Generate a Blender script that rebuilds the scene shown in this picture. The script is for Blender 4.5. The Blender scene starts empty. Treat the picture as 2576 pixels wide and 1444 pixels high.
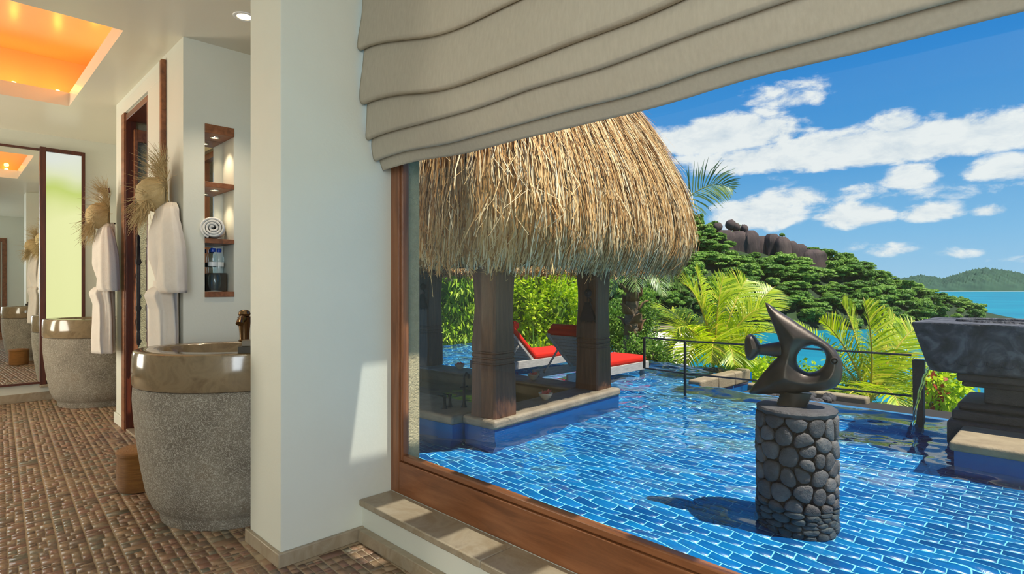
import bpy, math, random
import numpy as np
from math import sin, cos, pi, sqrt, atan2, radians
from mathutils import Vector, Matrix
from mathutils.geometry import delaunay_2d_cdt

random.seed(7)
RNG = np.random.default_rng(11)
S = bpy.context.scene
COL = S.collection
F0 = 1438.0                      # focal length in pixels of a 2576 wide frame
EYE = 1.2                        # height of the camera above the bathroom floor

# ------------------------------------------------------------------ camera
cam_d = bpy.data.cameras.new('camera'); cam = bpy.data.objects.new('camera', cam_d); COL.objects.link(cam)
cam.location = (0, 0, EYE); cam.rotation_euler = (pi/2, 0, -pi/4)
cam_d.sensor_width = 36; cam_d.lens = F0/2576*36; cam_d.shift_y = -2/2576
cam_d.clip_start = 0.05; cam_d.clip_end = 20000
S.camera = cam
S.view_settings.view_transform = 'Standard'; S.view_settings.look = 'None'
S.view_settings.gamma = 1; S.view_settings.use_curve_mapping = False
S.view_settings.exposure = 0.0
S.cycles.max_bounces = 9; S.cycles.diffuse_bounces = 4; S.cycles.glossy_bounces = 4
S.cycles.transmission_bounces = 6; S.cycles.transparent_max_bounces = 10
S.cycles.sample_clamp_indirect = 6.0; S.cycles.caustics_reflective = False

# ------------------------------------------------------------------ node helpers
def new_tree(m):
    m.use_nodes = True; nt = m.node_tree; nt.nodes.clear(); return nt
class NT:
    def __init__(s, nt): s.t = nt
    def n(s, typ, ins=None, **kw):
        nd = s.t.nodes.new(typ)
        for k, v in kw.items(): setattr(nd, k, v)
        for k, v in (ins or {}).items(): s.set(nd, k, v)
        return nd
    def set(s, nd, k, v):
        i = nd.inputs[k]
        if isinstance(v, bpy.types.NodeSocket): s.t.links.new(v, i)
        elif isinstance(v, bpy.types.Node): s.t.links.new(v.outputs[0], i)
        else: i.default_value = v
    def m(s, op, a, b=0.0, c=0.0, clamp=False):
        nd = s.t.nodes.new('ShaderNodeMath'); nd.operation = op; nd.use_clamp = clamp
        for i, v in enumerate((a, b, c)): s.set(nd, i, v)
        return nd.outputs[0]
    def ramp(s, fac, stops, interp='LINEAR'):
        nd = s.t.nodes.new('ShaderNodeValToRGB'); cr = nd.color_ramp; cr.interpolation = interp
        while len(cr.elements) < len(stops): cr.elements.new(0.5)
        for e, (p, c) in zip(cr.elements, stops):
            e.position = p; e.color = (c[0], c[1], c[2], 1) if not isinstance(c, (int, float)) else (c, c, c, 1)
        s.set(nd, 0, fac); return nd.outputs[0]
    def mixc(s, f, a, b, mode='MIX'):
        nd = s.t.nodes.new('ShaderNodeMix'); nd.data_type = 'RGBA'; nd.blend_type = mode
        s.set(nd, 0, f); s.set(nd, 6, a); s.set(nd, 7, b); return nd.outputs[2]
def c4(c): return (c[0], c[1], c[2], 1)
def srgb(r, g, b):
    f = lambda v: (v/255/12.92) if v/255 <= .04045 else ((v/255+.055)/1.055)**2.4
    return (f(r), f(g), f(b))

# ------------------------------------------------------------------ world: tropical sky with fair weather clouds
def azel(px, py):
    r = (px-1288)/F0; u = (720-py)/F0
    return math.atan(r), math.atan(u/sqrt(1+r*r))
W = bpy.data.worlds.new('sky'); S.world = W
def build_world():
    T = NT(new_tree(W))
    tc = T.n('ShaderNodeTexCoord'); d = T.n('ShaderNodeSeparateXYZ', {0: tc.outputs['Generated']})
    x, y, z = d.outputs
    s2 = 1/sqrt(2)
    fwd = T.m('MULTIPLY', T.m('ADD', x, y), s2); lat = T.m('MULTIPLY', T.m('SUBTRACT', x, y), s2)
    az = T.m('ARCTAN2', lat, fwd); el = T.m('ARCSINE', z)
    sky = T.ramp(T.m('DIVIDE', el, pi/2, clamp=True), [(0.0, srgb(166, 208, 238)), (0.05, srgb(134, 193, 237)), (0.12, srgb(84, 162, 226)),
                 (0.24, srgb(44, 134, 216)), (0.45, srgb(30, 100, 196)), (1.0, srgb(20, 70, 165))])
    vec = T.n('ShaderNodeCombineXYZ', {0: T.m('MULTIPLY', az, 6.0), 1: T.m('MULTIPLY', el, 12.0), 2: 0.3})
    nz = T.n('ShaderNodeTexNoise', {'Vector': vec, 'Scale': 2.9, 'Detail': 10.0, 'Roughness': 0.62, 'Distortion': .25}).outputs[0]
    nl = T.n('ShaderNodeTexNoise', {'Vector': vec, 'Scale': 0.45, 'Detail': 4.0, 'Roughness': 0.5}).outputs[0]
    blobs = [(2230, 372, 700, 66, 2.1), (1975, 245, 130, 50, 1.0), (1830, 345, 230, 66, 1.9), (2250, 320, 90, 50, 1.5), (1930, 300, 70, 70, 1.0), (2350, 300, 60, 30, .7), (2290, 452, 90, 46, 1.6),
             (2530, 428, 130, 48, 1.5), (1905, 545, 140, 56, 1.7), (1990, 500, 120, 50, 1.0), (2150, 545, 120, 46, 1.6), (2345, 536, 105, 34, 1.4),
             (2485, 530, 58, 22, 1.2), (2270, 486, 360, 34, .62), (1955, 455, 50, 22, .5), (2250, 632, 90, 24, .9), (2405, 638, 90, 17, .8), (2560, 655, 80, 14, .7), (2150, 622, 40, 16, .6)]
    dens = None
    for (px, py, wx, wy, st) in blobs:
        a0, e0 = azel(px, py)
        wa = (azel(px+wx, py)[0]-azel(px-wx, py)[0])/2; we = (azel(px, py-wy)[1]-azel(px, py+wy)[1])/2
        da = T.m('DIVIDE', T.m('SUBTRACT', az, a0), wa)
        # cumulus: flat below, heaped above
        de = T.m('SUBTRACT', el, e0 + (-.022*0)); up = T.m('DIVIDE', T.m('MAXIMUM', de, 0.0), we*1.05); dn = T.m('DIVIDE', T.m('MINIMUM', de, 0.0), we*.75)
        q = T.m('ADD', T.m('MULTIPLY', da, da), T.m('ADD', T.m('MULTIPLY', up, up), T.m('MULTIPLY', dn, dn)))
        b = T.m('MULTIPLY', T.m('SUBTRACT', 1.0, q), st)
        dens = b if dens is None else T.m('MAXIMUM', dens, b)
    dens = T.m('MAXIMUM', dens, -0.6)
    n1 = T.m('MULTIPLY', T.m('SUBTRACT', nz, 0.53), 4.0)
    main = T.m('ADD', dens, n1)
    far = T.m('ADD', T.m('MULTIPLY', T.m('SUBTRACT', nl, 0.60), 5.0), T.m('MULTIPLY', n1, 0.5))
    side = T.m('SUBTRACT', T.m('ABSOLUTE', az), 0.80, clamp=False)           # the same broken cloud goes on all round
    far = T.m('SUBTRACT', far, T.m('MULTIPLY', T.m('LESS_THAN', T.m('MAXIMUM', side, T.m('SUBTRACT', el, .42)), 0.0), 1.2))
    f = T.n('ShaderNodeMapRange', {0: T.m('MAXIMUM', main, far), 1: -0.02, 2: 1.0, 3: 0.0, 4: 0.97}, interpolation_type='SMOOTHSTEP').outputs[0]
    f = T.m('MULTIPLY', f, T.n('ShaderNodeMapRange', {0: el, 1: 0.005, 2: 0.04}).outputs[0])
    cc = T.ramp(nz, [(0.3, srgb(215, 225, 236)), (0.55, srgb(246, 248, 250))])
    colr = T.mixc(f, sky, cc)
    below = T.n('ShaderNodeMapRange', {0: el, 1: -0.02, 2: 0.0}).outputs[0]
    colr = T.mixc(below, c4(srgb(120, 165, 185)), colr)
    bg = T.n('ShaderNodeBackground', {0: colr, 1: 1.0})
    T.n('ShaderNodeOutputWorld', {0: bg})
build_world()
W.cycles.sampling_method = 'MANUAL'; W.cycles.sample_map_resolution = 1024

# ------------------------------------------------------------------ sun and added fill lights for the room, with no windows behind them
sun_d = bpy.data.lights.new('sun', 'SUN'); sun = bpy.data.objects.new('sun', sun_d); COL.objects.link(sun)
SUN = Vector((0.148, -0.48, 1.0)).normalized()
sun.rotation_euler = SUN.to_track_quat('Z', 'Y').to_euler()
sun_d.energy = 7.2; sun_d.angle = radians(0.53); sun_d.color = (1.0, 0.95, 0.86)
sun_d.cycles.is_caustics_light = True
def area(name, loc, target, sx, sy, power, color):
    l = bpy.data.lights.new(name, 'AREA'); o = bpy.data.objects.new(name, l); COL.objects.link(o)
    l.shape = 'RECTANGLE'; l.size = sx; l.size_y = sy; l.energy = power; l.color = color
    o.location = loc; o.rotation_euler = (Vector(loc)-Vector(target)).to_track_quat('Z', 'Y').to_euler(); return o
area('left_fill_light', (-2.3, -.95, 1.5), (1.2, 2.4, 1.3), 1.9, 2.2, 24, (1.0, 0.96, 0.85))
area('rear_fill_light', (-1.3, -1.9, 1.6), (0.9, 3, 1.2), 1.5, 2.0, 128, (0.82, 0.92, 1.0))
area('bath_fill_light', (-2.2, 7.0, 1.5), (.9, 5.0, 2.4), 1.2, 2.0, 135, (1.0, 0.92, 0.76))

# ------------------------------------------------------------------ mesh helpers
class MB:
    """collects shapes and links them as one mesh object"""
    def __init__(s): s.v = []; s.f = []
    def add(s, vs, fs):
        b = len(s.v); s.v.extend([tuple(p) for p in vs]); s.f.extend([tuple(i+b for i in f) for f in fs]); return s
    def box(s, a, b):
        x0, y0, z0 = a; x1, y1, z1 = b
        return s.add([(x0,y0,z0),(x1,y0,z0),(x1,y1,z0),(x0,y1,z0),(x0,y0,z1),(x1,y0,z1),(x1,y1,z1),(x0,y1,z1)],
                     [(0,3,2,1),(4,5,6,7),(0,1,5,4),(1,2,6,5),(2,3,7,6),(3,0,4,7)])
    def loft(s, rings, caps=True, closed=True):
        n = len(rings[0]); vs = [p for r in rings for p in r]; fs = []
        for i in range(len(rings)-1):
            for j in range(n if closed else n-1):
                k = (j+1) % n
                fs.append((i*n+j, i*n+k, (i+1)*n+k, (i+1)*n+j))
        if caps:
            fs.append(tuple(range(n-1, -1, -1))); fs.append(tuple((len(rings)-1)*n+j for j in range(n)))
        return s.add(vs, fs)
    def lathe(s, prof, n=32, c=(0,0,0), sx=1.0, sy=1.0, caps=True, jit=0):
        return s.loft([[(c[0]+r*sx*cos(2*pi*k/n), c[1]+r*sy*sin(2*pi*k/n), c[2]+z) for k in range(n)] for r, z in prof], caps)
    def tube(s, pts, rad, n=8, caps=True):
        P = [Vector(p) for p in pts]; R = rad if hasattr(rad, '__len__') else [rad]*len(P)
        rings = []; ref = None
        for i, p in enumerate(P):
            t = (P[min(i+1, len(P)-1)]-P[max(i-1, 0)]).normalized()
            if ref is None:
                ref = Vector((0,0,1)) if abs(t.z) < .9 else Vector((1,0,0))
            u = (ref - t*ref.dot(t)).normalized(); w = t.cross(u); ref = u
            rings.append([p+(u*cos(2*pi*k/n)+w*sin(2*pi*k/n))*R[i] for k in range(n)])
        return s.loft(rings, caps)
    def prism(s, poly, z0, z1):
        n = len(poly)
        return s.loft([[(x,y,z0) for x,y in poly], [(x,y,z1) for x,y in poly]])
    def xform(s, M):
        s.v = [tuple(M @ Vector(p)) for p in s.v]; return s
    def build(s, name, mat, parent=None, smooth=False, bevel=0, seg=2, loc=None):
        me = bpy.data.meshes.new(name); me.from_pydata(s.v, [], s.f); me.validate(); me.update()
        return link(name, me, mat, parent, smooth, bevel, seg, loc)
def link(name, me, mat, parent=None, smooth=False, bevel=0, seg=2, loc=None):
    o = bpy.data.objects.new(name, me); COL.objects.link(o)
    if mat is not None and len(me.materials) == 0: me.materials.append(mat)
    if smooth: me.polygons.foreach_set('use_smooth', np.ones(len(me.polygons), dtype=bool))
    if bevel:
        b = o.modifiers.new('bevel', 'BEVEL'); b.width = bevel; b.segments = seg; b.limit_method = 'ANGLE'; b.angle_limit = radians(35)
    if smooth == 'auto' or bevel: 
        try: me.set_sharp_from_angle(angle=radians(38))
        except Exception: pass
        me.polygons.foreach_set('use_smooth', np.ones(len(me.polygons), dtype=bool))
    if loc is not None: o.location = loc
    if parent is not None: o.parent = parent
    return o
def npmesh(name, V, Fq):
    """mesh from arrays: V (n,3), Fq (m,k)"""
    V = np.asarray(V, dtype=np.float32); Fq = np.asarray(Fq, dtype=np.int32)
    me = bpy.data.meshes.new(name); me.vertices.add(len(V)); me.vertices.foreach_set('co', V.ravel())
    m, k = Fq.shape
    me.loops.add(m*k); me.loops.foreach_set('vertex_index', Fq.ravel())
    me.polygons.add(m); me.polygons.foreach_set('loop_start', np.arange(0, m*k, k, dtype=np.int32))
    try: me.polygons.foreach_set('loop_total', np.full(m, k, dtype=np.int32))
    except Exception: pass
    me.update(calc_edges=True); return me
def tag(o, label=None, cat=None, group=None, kind=None):
    if label: o['label'] = label
    if cat: o['category'] = cat
    if group: o['group'] = group
    if kind: o['kind'] = kind
    return o
def empty(name, loc=(0,0,0), rz=0, **kw):
    o = bpy.data.objects.new(name, None); COL.objects.link(o); o.location = loc; o.rotation_euler = (0,0,rz)
    o.empty_display_size = .1
    return tag(o, **kw)
def copy_tree(o, parent=None):
    c = o.copy(); COL.objects.link(c)
    if parent is not None: c.parent = parent
    for ch in list(o.children): copy_tree(ch, c)
    return c
def pt(px, py, z):
    """point on the level z seen at a pixel"""
    d = (z-EYE)*F0/(720-py); r = (px-1288)/F0
    return Vector(((1+r)*d/sqrt(2), (1-r)*d/sqrt(2), z))
def ptd(px, py, d):
    r = (px-1288)/F0; u = (720-py)/F0
    return Vector(((1+r)*d/sqrt(2), (1-r)*d/sqrt(2), EYE+u*d))
FWD = Vector((1,1,0))/sqrt(2); RGT = Vector((1,-1,0))/sqrt(2); UP = Vector((0,0,1))

# ------------------------------------------------------------------ materials
def surf(name, stops, scale=8, rough=.6, bump=0, bscale=None, detail=5, stretch=(1,1,1), metallic=0, spec=.5, coat=0, island=0, obj_rand=0,
         coord='Object', trans=0, rrough=0, distort=0, bdist=.02, tex='noise', sheen=0):
    m = bpy.data.materials.new(name); T = NT(new_tree(m))
    tc = T.n('ShaderNodeTexCoord')
    mp = T.n('ShaderNodeMapping', {0: tc.outputs[coord], 3: stretch})
    if tex == 'noise': f = T.n('ShaderNodeTexNoise', {'Vector': mp, 'Scale': scale, 'Detail': detail, 'Roughness': .6, 'Distortion': distort}).outputs[0]
    else: f = T.n('ShaderNodeTexVoronoi', {'Vector': mp, 'Scale': scale}).outputs['Distance']
    f0 = f
    if island or obj_rand:
        g = T.n('ShaderNodeNewGeometry').outputs['Random Per Island']; ob = T.n('ShaderNodeObjectInfo').outputs['Random']
        rr = T.m('FRACT', T.m('ADD', g, ob)) if (island and obj_rand) else (g if island else ob)
        k = max(island, obj_rand)
        f = T.m('ADD', T.m('MULTIPLY', rr, k), T.m('MULTIPLY', f, 1-k))
    c = T.ramp(f, stops)
    b = T.n('ShaderNodeBsdfPrincipled', {'Base Color': c, 'Roughness': rough, 'Metallic': metallic, 'Specular IOR Level': spec, 'Coat Weight': coat})
    if sheen: T.set(b, 'Sheen Weight', sheen)
    if rrough: T.set(b, 'Roughness', T.m('ADD', rough, T.m('MULTIPLY', T.m('SUBTRACT', f0, .5), rrough)))
    if bump:
        bt = T.n('ShaderNodeTexNoise', {'Vector': mp, 'Scale': bscale or scale*4, 'Detail': 4.0, 'Roughness': .65}).outputs[0]
        T.set(b, 'Normal', T.n('ShaderNodeBump', {'Strength': bump, 'Distance': bdist, 'Height': bt}).outputs[0])
    out = b
    if trans:
        t = T.n('ShaderNodeBsdfTranslucent', {0: c}); out = T.n('ShaderNodeMixShader', {0: trans, 1: b, 2: t})
    T.n('ShaderNodeOutputMaterial', {0: out})
    return m
def flat(name, c, rough=.5, metallic=0, spec=.5, emit=None, es=1):
    m = bpy.data.materials.new(name); T = NT(new_tree(m))
    b = T.n('ShaderNodeBsdfPrincipled', {'Base Color': c4(c), 'Roughness': rough, 'Metallic': metallic, 'Specular IOR Level': spec})
    if emit: T.set(b, 'Emission Color', c4(emit)); T.set(b, 'Emission Strength', es)
    T.n('ShaderNodeOutputMaterial', {0: b}); return m
def thin_glass(name, tint=(.96,.98,.97), rough=0.0, ior=1.5):
    m = bpy.data.materials.new(name); T = NT(new_tree(m))
    g0 = T.n('ShaderNodeNewGeometry')
    dt = T.n('ShaderNodeVectorMath', operation='DOT_PRODUCT'); T.set(dt, 0, g0.outputs['Incoming']); T.set(dt, 1, g0.outputs['Normal'])
    om = T.m('SUBTRACT', 1.0, T.m('ABSOLUTE', dt.outputs['Value']))
    fr = T.m('MULTIPLY', T.m('ADD', .04, T.m('MULTIPLY', T.m('POWER', om, 5.4), .96)), .62)   # Schlick's Fresnel term, shared by the two faces of the thin pane
    a = T.n('ShaderNodeBsdfTransparent', {0: c4(tint)}); g = T.n('ShaderNodeBsdfGlossy', {0: (1,1,1,1), 'Roughness': rough})
    T.n('ShaderNodeOutputMaterial', {0: T.n('ShaderNodeMixShader', {0: fr, 1: a, 2: g})}); return m

M = {}
M['wall'] = surf('painted_plaster', [(0, srgb(214,215,202)), (1, srgb(222,223,211))], 3, .55, .05, 60, spec=.35)
M['ceil'] = surf('ceiling_paint', [(0, srgb(226,220,202)), (1, srgb(232,227,210))], 2, .32, .02, 40, spec=.5)
M['wood'] = surf('red_brown_timber', [(.25, srgb(92,54,32)), (.5, srgb(132,82,50)), (.8, srgb(158,104,68))], 3.5, .38, .12, 30, stretch=(6,.6,6), distort=.6, spec=.5)
M['woodv'] = surf('red_brown_timber_upright', [(.25, srgb(94,56,32)), (.5, srgb(134,84,52)), (.8, srgb(160,108,70))], 3.5, .38, .12, 30, stretch=(6,6,.6), distort=.6, spec=.5)
M['wooddark'] = surf('dark_stained_timber', [(.25, srgb(52,20,10)), (.6, srgb(92,42,22))], 4, .35, .1, 30, stretch=(8,8,.6), distort=.5)
M['stone'] = surf('sill_stone', [(.2, srgb(126,112,92)), (.45, srgb(164,150,128)), (.6, srgb(150,134,110)), (.85, srgb(190,178,156))], 5, .42, .3, 9, detail=9, distort=1.6, bdist=.01)
M['tile'] = surf('floor_stone_tile', [(.0, srgb(78,60,50)), (.18, srgb(120,96,76)), (.34, srgb(150,122,94)), (.48, srgb(136,98,82)), (.6, srgb(108,104,88)), (.74, srgb(160,132,104)), (.86, srgb(124,92,76)), (1, srgb(152,108,88))], 24, .38, .16, 50, island=.85, obj_rand=.85, bdist=.004, rrough=.3, spec=.55, coord='Object', stretch=(1,2.5,1))
M['grout'] = surf('floor_grout', [(0, srgb(158,138,110)), (1, srgb(186,166,138))], 40, .8, .2)
M['polished'] = surf('polished_stone', [(.25, srgb(96,80,60)), (.45, srgb(130,113,88)), (.6, srgb(112,98,76)), (.8, srgb(160,142,114))], 7, .12, 0, detail=9, distort=1.2, spec=.55)
def granite():
    m = bpy.data.materials.new('chiselled_granite'); T = NT(new_tree(m)); tc = T.n('ShaderNodeTexCoord')
    big = T.n('ShaderNodeTexNoise', {'Vector': tc.outputs['Object'], 'Scale': 5.0, 'Detail': 4.0}).outputs[0]
    fl = T.n('ShaderNodeTexNoise', {'Vector': tc.outputs['Object'], 'Scale': 48.0, 'Detail': 1.5, 'Distortion': 2.2}).outputs[0]
    k = T.n('ShaderNodeMapRange', {0: T.m('ABSOLUTE', T.m('SUBTRACT', fl, .5)), 1: .0, 2: .06, 3: 1.0, 4: 0.0}).outputs[0]
    base = T.ramp(big, [(.3, srgb(104,96,84)), (.6, srgb(132,124,110)), (.8, srgb(116,100,80))])
    c = T.mixc(T.m('MULTIPLY', k, .72), base, c4(srgb(212,206,192)))
    bp = T.n('ShaderNodeBump', {'Strength': .5, 'Distance': .006, 'Height': k})
    b = T.n('ShaderNodeBsdfPrincipled', {'Base Color': c, 'Roughness': .75, 'Normal': bp.outputs[0]})
    T.n('ShaderNodeOutputMaterial', {0: b}); return m
M['granite'] = granite()
M['fabric'] = surf('linen_blind_fabric', [(.3, srgb(184,176,159)), (.7, srgb(194,186,169))], 90, .9, .25, 240, stretch=(1,1,.25), spec=.1, trans=.12, bdist=.002)
M['towel'] = surf('white_terry', [(0, srgb(235,232,226)), (1, srgb(248,246,242))], 80, .95, .6, 160, spec=.1, bdist=.004)
M['robe'] = surf('white_cotton', [(0, srgb(222,214,204)), (1, srgb(236,230,222))], 20, .9, .2, 60, spec=.1, trans=.08)
M['straw'] = surf('dry_straw', [(0, srgb(152,128,84)), (.5, srgb(188,166,120)), (1, srgb(222,206,164))], 30, .8, .5, 120, island=.5)
M['rattan'] = surf('brown_rattan', [(.2, srgb(112,70,28)), (.8, srgb(160,110,52))], 12, .6, .6, 60, stretch=(1,1,12))
M['iron'] = surf('dark_iron', [(0, srgb(24,22,22)), (1, srgb(44,38,36))], 20, .45, .2, metallic=.6)
M['bronze_tap'] = surf('brushed_bronze_tap', [(0, srgb(108,86,62)), (1, srgb(150,124,94))], 10, .25, metallic=1)
M['chrome'] = flat('chrome', (.75,.75,.75), .12, 1)
M['mirror'] = flat('mirror_glass', (.86,.89,.86), .0, 1)
M['glass'] = thin_glass('window_glass')
M['plaster'] = surf('rough_render', [(.2, srgb(176,160,124)), (.8, srgb(206,190,150))], 30, .9, 1.0, 90, bdist=.02)
M['blackbox'] = surf('dark_card', [(0, srgb(40,36,30)), (1, srgb(58,52,42))], 20, .5)
M['greybox'] = surf('olive_card', [(0, srgb(92,84,70)), (1, srgb(110,100,84))], 20, .5)
M['white'] = flat('white_enamel', (.85,.85,.83), .4)
M['lamp'] = flat('lamp_glow', (1,.9,.7), .4, emit=(1,.78,.45), es=6)
M['ledlamp'] = flat('amber_lamp', (1,.6,.2), .4, emit=(1,.5,.12), es=12)

def tri_island(name, stops, rough, scale=30, bump=.2, trans=0, spec=.3):
    return surf(name, stops, scale, rough, bump, island=.85, trans=trans, spec=spec)
M['thatch'] = surf('alang_thatch', [(0, srgb(120,76,34)), (.25, srgb(186,134,74)), (.5, srgb(222,176,112)), (.75, srgb(240,208,152)), (1, srgb(250,236,200))], 3, .75, 0, island=.9, spec=.25)
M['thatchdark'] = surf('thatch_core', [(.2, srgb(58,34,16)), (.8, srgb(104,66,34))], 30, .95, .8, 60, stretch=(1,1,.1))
M['column'] = surf('carved_dark_timber', [(.2, srgb(56,32,20)), (.5, srgb(92,58,38)), (.8, srgb(122,84,58))], 5, .42, .35, 25, stretch=(7,7,.5), distort=.4, spec=.5)
M['curb'] = surf('honed_sandstone_curb', [(.2, srgb(108,94,78)), (.5, srgb(138,124,104)), (.8, srgb(164,150,128))], 4, .6, .3, 30, detail=8)
M['tubwall'] = surf('tub_render', [(.2, srgb(140,122,92)), (.8, srgb(164,146,112))], 5, .7, .2)
M['bluetile'] = surf('blue_glazed_tile', [(0, srgb(2,68,128)), (.35, srgb(4,88,150)), (.7, srgb(6,104,166)), (1, srgb(14,124,184))], 20, .2, .08, island=.75, obj_rand=.75, spec=.5)
M['poolgrout'] = surf('pool_grout', [(0, srgb(120,205,225)), (1, srgb(150,222,235))], 20, .8)
M['weatherwood'] = surf('weathered_teak', [(.2, srgb(150,142,134)), (.8, srgb(208,200,190))], 8, .8, .4, 50, stretch=(1,8,8))
M['red'] = surf('red_canvas', [(.3, srgb(214,30,18)), (.7, srgb(232,44,26))], 40, .8, .15, 200, spec=.2, trans=.05)
M['ceramic'] = surf('cream_ceramic', [(0, srgb(190,180,158)), (1, srgb(206,196,176))], 10, .35)
M['petal'] = surf('pink_frangipani', [(0, srgb(214,84,80)), (1, srgb(240,150,130))], 10, .6, island=.6, trans=.3)
M['tassel'] = surf('dark_fibre', [(0, srgb(18,16,22)), (1, srgb(40,34,40))], 30, .8, .4)
M['cobble'] = surf('dark_volcanic_stone', [(.2, srgb(58,54,54)), (.5, srgb(86,82,82)), (.8, srgb(112,108,106))], 14, .7, .7, 50, obj_rand=.35, bdist=.012)
M['mortar'] = surf('dark_mortar', [(0, srgb(30,26,26)), (1, srgb(52,46,44))], 20, .9, .4)
M['bronze'] = surf('patinated_bronze', [(.25, srgb(44,36,31)), (.5, srgb(74,62,53)), (.75, srgb(100,90,80))], 6, .40, .04, 16, metallic=.5, detail=8)
M['altar'] = surf('carved_andesite', [(.36, srgb(38,38,42)), (.5, srgb(66,66,72)), (.62, srgb(104,104,108)), (.75, srgb(84,82,84))], 4, .75, 1.0, 14, detail=10, distort=1.6, bdist=.03)
M['altarlow'] = surf('wet_andesite', [(.25, srgb(42,34,36)), (.6, srgb(66,54,54)), (.8, srgb(92,80,72))], 6, .6, .6, 24, detail=8)
M['slab'] = surf('sandstone_coping', [(.25, srgb(132,114,88)), (.7, srgb(164,146,116))], 6, .7, .3, 40, detail=8)
M['rail'] = surf('grey_metal_rail', [(0, srgb(48,50,54)), (1, srgb(62,64,68))], 10, .4, metallic=.5)

# ================================================================== STRUCTURE
CEIL = 2.8
def struct(o, kids=None): o['kind'] = 'structure'; return o
def boxes(name, mat, lst, parent=None, bevel=0, **kw):
    b = MB()
    for a, c in lst: b.box(a, c)
    return b.build(name, mat, parent, bevel=bevel, **kw)

# floor slab, grout and stone mosaic
floor = struct(boxes('floor', M['grout'], [((-2.4,-2.1,-.12),(1.6,4.33,0)), ((-2.4,4.33,-.12),(1.35,7.9,0)), ((1.35,5.95,-.12),(2.0,7.9,0))]))
def in_floor(x, y):
    if not (-.45 < x and -1.95 < y < 7.735): return False
    if y < 2.405: return x < 1.397
    if y < 2.785: return x < 1.015
    if y < 4.075: return x < 1.59
    if y < 6.055: return x < 1.095
    return x < 1.88
def build_floor_tiles():
    a = radians(-3.0); ca, sa = cos(a), sin(a)
    tiles = []
    rnd = random.Random(3)
    pitch = .106
    for si in range(-12, 26):
        u0 = si*pitch; v = -3.0 + rnd.random()*.05
        while v < 9.5:
            h = rnd.choice([.022,.036,.046,.054,.062])
            k = rnd.random()
            ws = [.034,.034,.034] if k < .52 else ([.066,.036] if k < .66 else ([.036,.066] if k < .80 else ([.051,.051] if k < .95 else [.102])))
            u = u0
            for w in ws:
                x = ca*(u+w/2) - sa*(v+h/2); y = sa*(u+w/2) + ca*(v+h/2)
                if in_floor(x, y): tiles.append((u+.0014, v+.0020, w-.0028, h-.0040, x, y))
                u += w
            v += h
    def geo(t):
        u, v, w, h = t[:4]; e = min(.0014, w*.1, h*.1); z = .0018 + rnd.random()*.0010; tx, ty = (rnd.random()-.5)*.0010, (rnd.random()-.5)*.0010
        q = [(u,v),(u+w,v),(u+w,v+h),(u,v+h)]; j = lambda: (rnd.random()-.5)*.0022
        q = [(p[0]+j(), p[1]+j()) for p in q]
        cx, cy = u+w/2, v+h/2
        top = [(p[0]+(e if p[0]<cx else -e), p[1]+(e if p[1]<cy else -e)) for p in q]
        P = [(p[0],p[1],-.002) for p in q] + [(p[0],p[1], z + tx*(1 if p[0]>cx else -1) + ty*(1 if p[1]>cy else -1)) for p in top]
        return [(ca*p[0]-sa*p[1], sa*p[0]+ca*p[1], p[2]) for p in P]
    FQ = [(4,5,6,7),(0,1,5,4),(1,2,6,5),(2,3,7,6),(3,0,4,7)]
    def inview(t):
        x, y = t[4], t[5]; d = (x+y)/sqrt(2); r = (x-y)/(x+y) if d > .1 else 9
        return d > .1 and -.896 < r < -.1 and 720+F0*EYE/d < 1444 and not (r > -.402 and y > 2.4) and not ((r > -.457) and y > 2.4)
    vis = sorted([t for t in tiles if inview(t)], key=lambda t: t[4]+t[5])
    near = vis[:295]; ns = set(id(t) for t in near)
    for t in near:
        g = geo(t); me = npmesh('tile', g, FQ); link('tile', me, M['tile'], floor)
    V, Fq = [], []
    for t in tiles:
        if id(t) in ns: continue
        b = len(V); V.extend(geo(t)); Fq.extend([tuple(i+b for i in f) for f in FQ])
    o = link('tile_field', npmesh('tile_field', V, Fq), M['tile'], floor); o['kind'] = 'stuff'
build_floor_tiles()

# ceilings with the recessed amber cove
struct(boxes('ceiling', M['ceil'], [((-2.4,-2.1,CEIL),(1.70,4.25,CEIL+.12)), ((-2.4,4.25,CEIL),(-1.2,6.38,CEIL+.12)), ((.81,4.25,CEIL),(1.35,6.38,CEIL+.12)),
      ((-2.4,6.38,CEIL),(2.0,7.9,CEIL+.12))]))
M['cove'] = surf('cove_paint', [(0, srgb(222,190,150)), (1, srgb(228,198,158))], 2, .22, .02, 30, spec=.5)
cove = struct(boxes('ceiling_cove', M['cove'], [((-1.6,3.9,3.3),(1.2,6.75,3.4)), ((-1.6,3.8,2.921),(1.2,3.9,3.4)), ((-1.6,6.72,2.921),(1.2,6.82,3.4)),
      ((1.12,3.9,2.921),(1.22,6.72,3.4)), ((-1.7,3.9,2.921),(-1.6,6.72,3.4))]))
def cove_lamps():
    k = 0
    for (x, y) in [(.97,4.6+.32*i) for i in range(6)] + [(.75-.3*i,6.55) for i in range(7)] + [(.7-.5*i,4.05) for i in range(3)]:
        b = MB().lathe([(.012,0),(.024,.012),(.024,.03),(.013,.05)], 10)
        b.build('lamp', M['ledlamp'], cove, smooth=True, loc=(x,y,2.921))
        l = bpy.data.lights.new('cove_glow', 'POINT'); l.energy = .95; l.color = (1.0,.33,.03); l.shadow_soft_size = .03
        lo = bpy.data.objects.new('cove_glow', l); COL.objects.link(lo); lo.location = (x,y,3.02)
cove_lamps()

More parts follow.
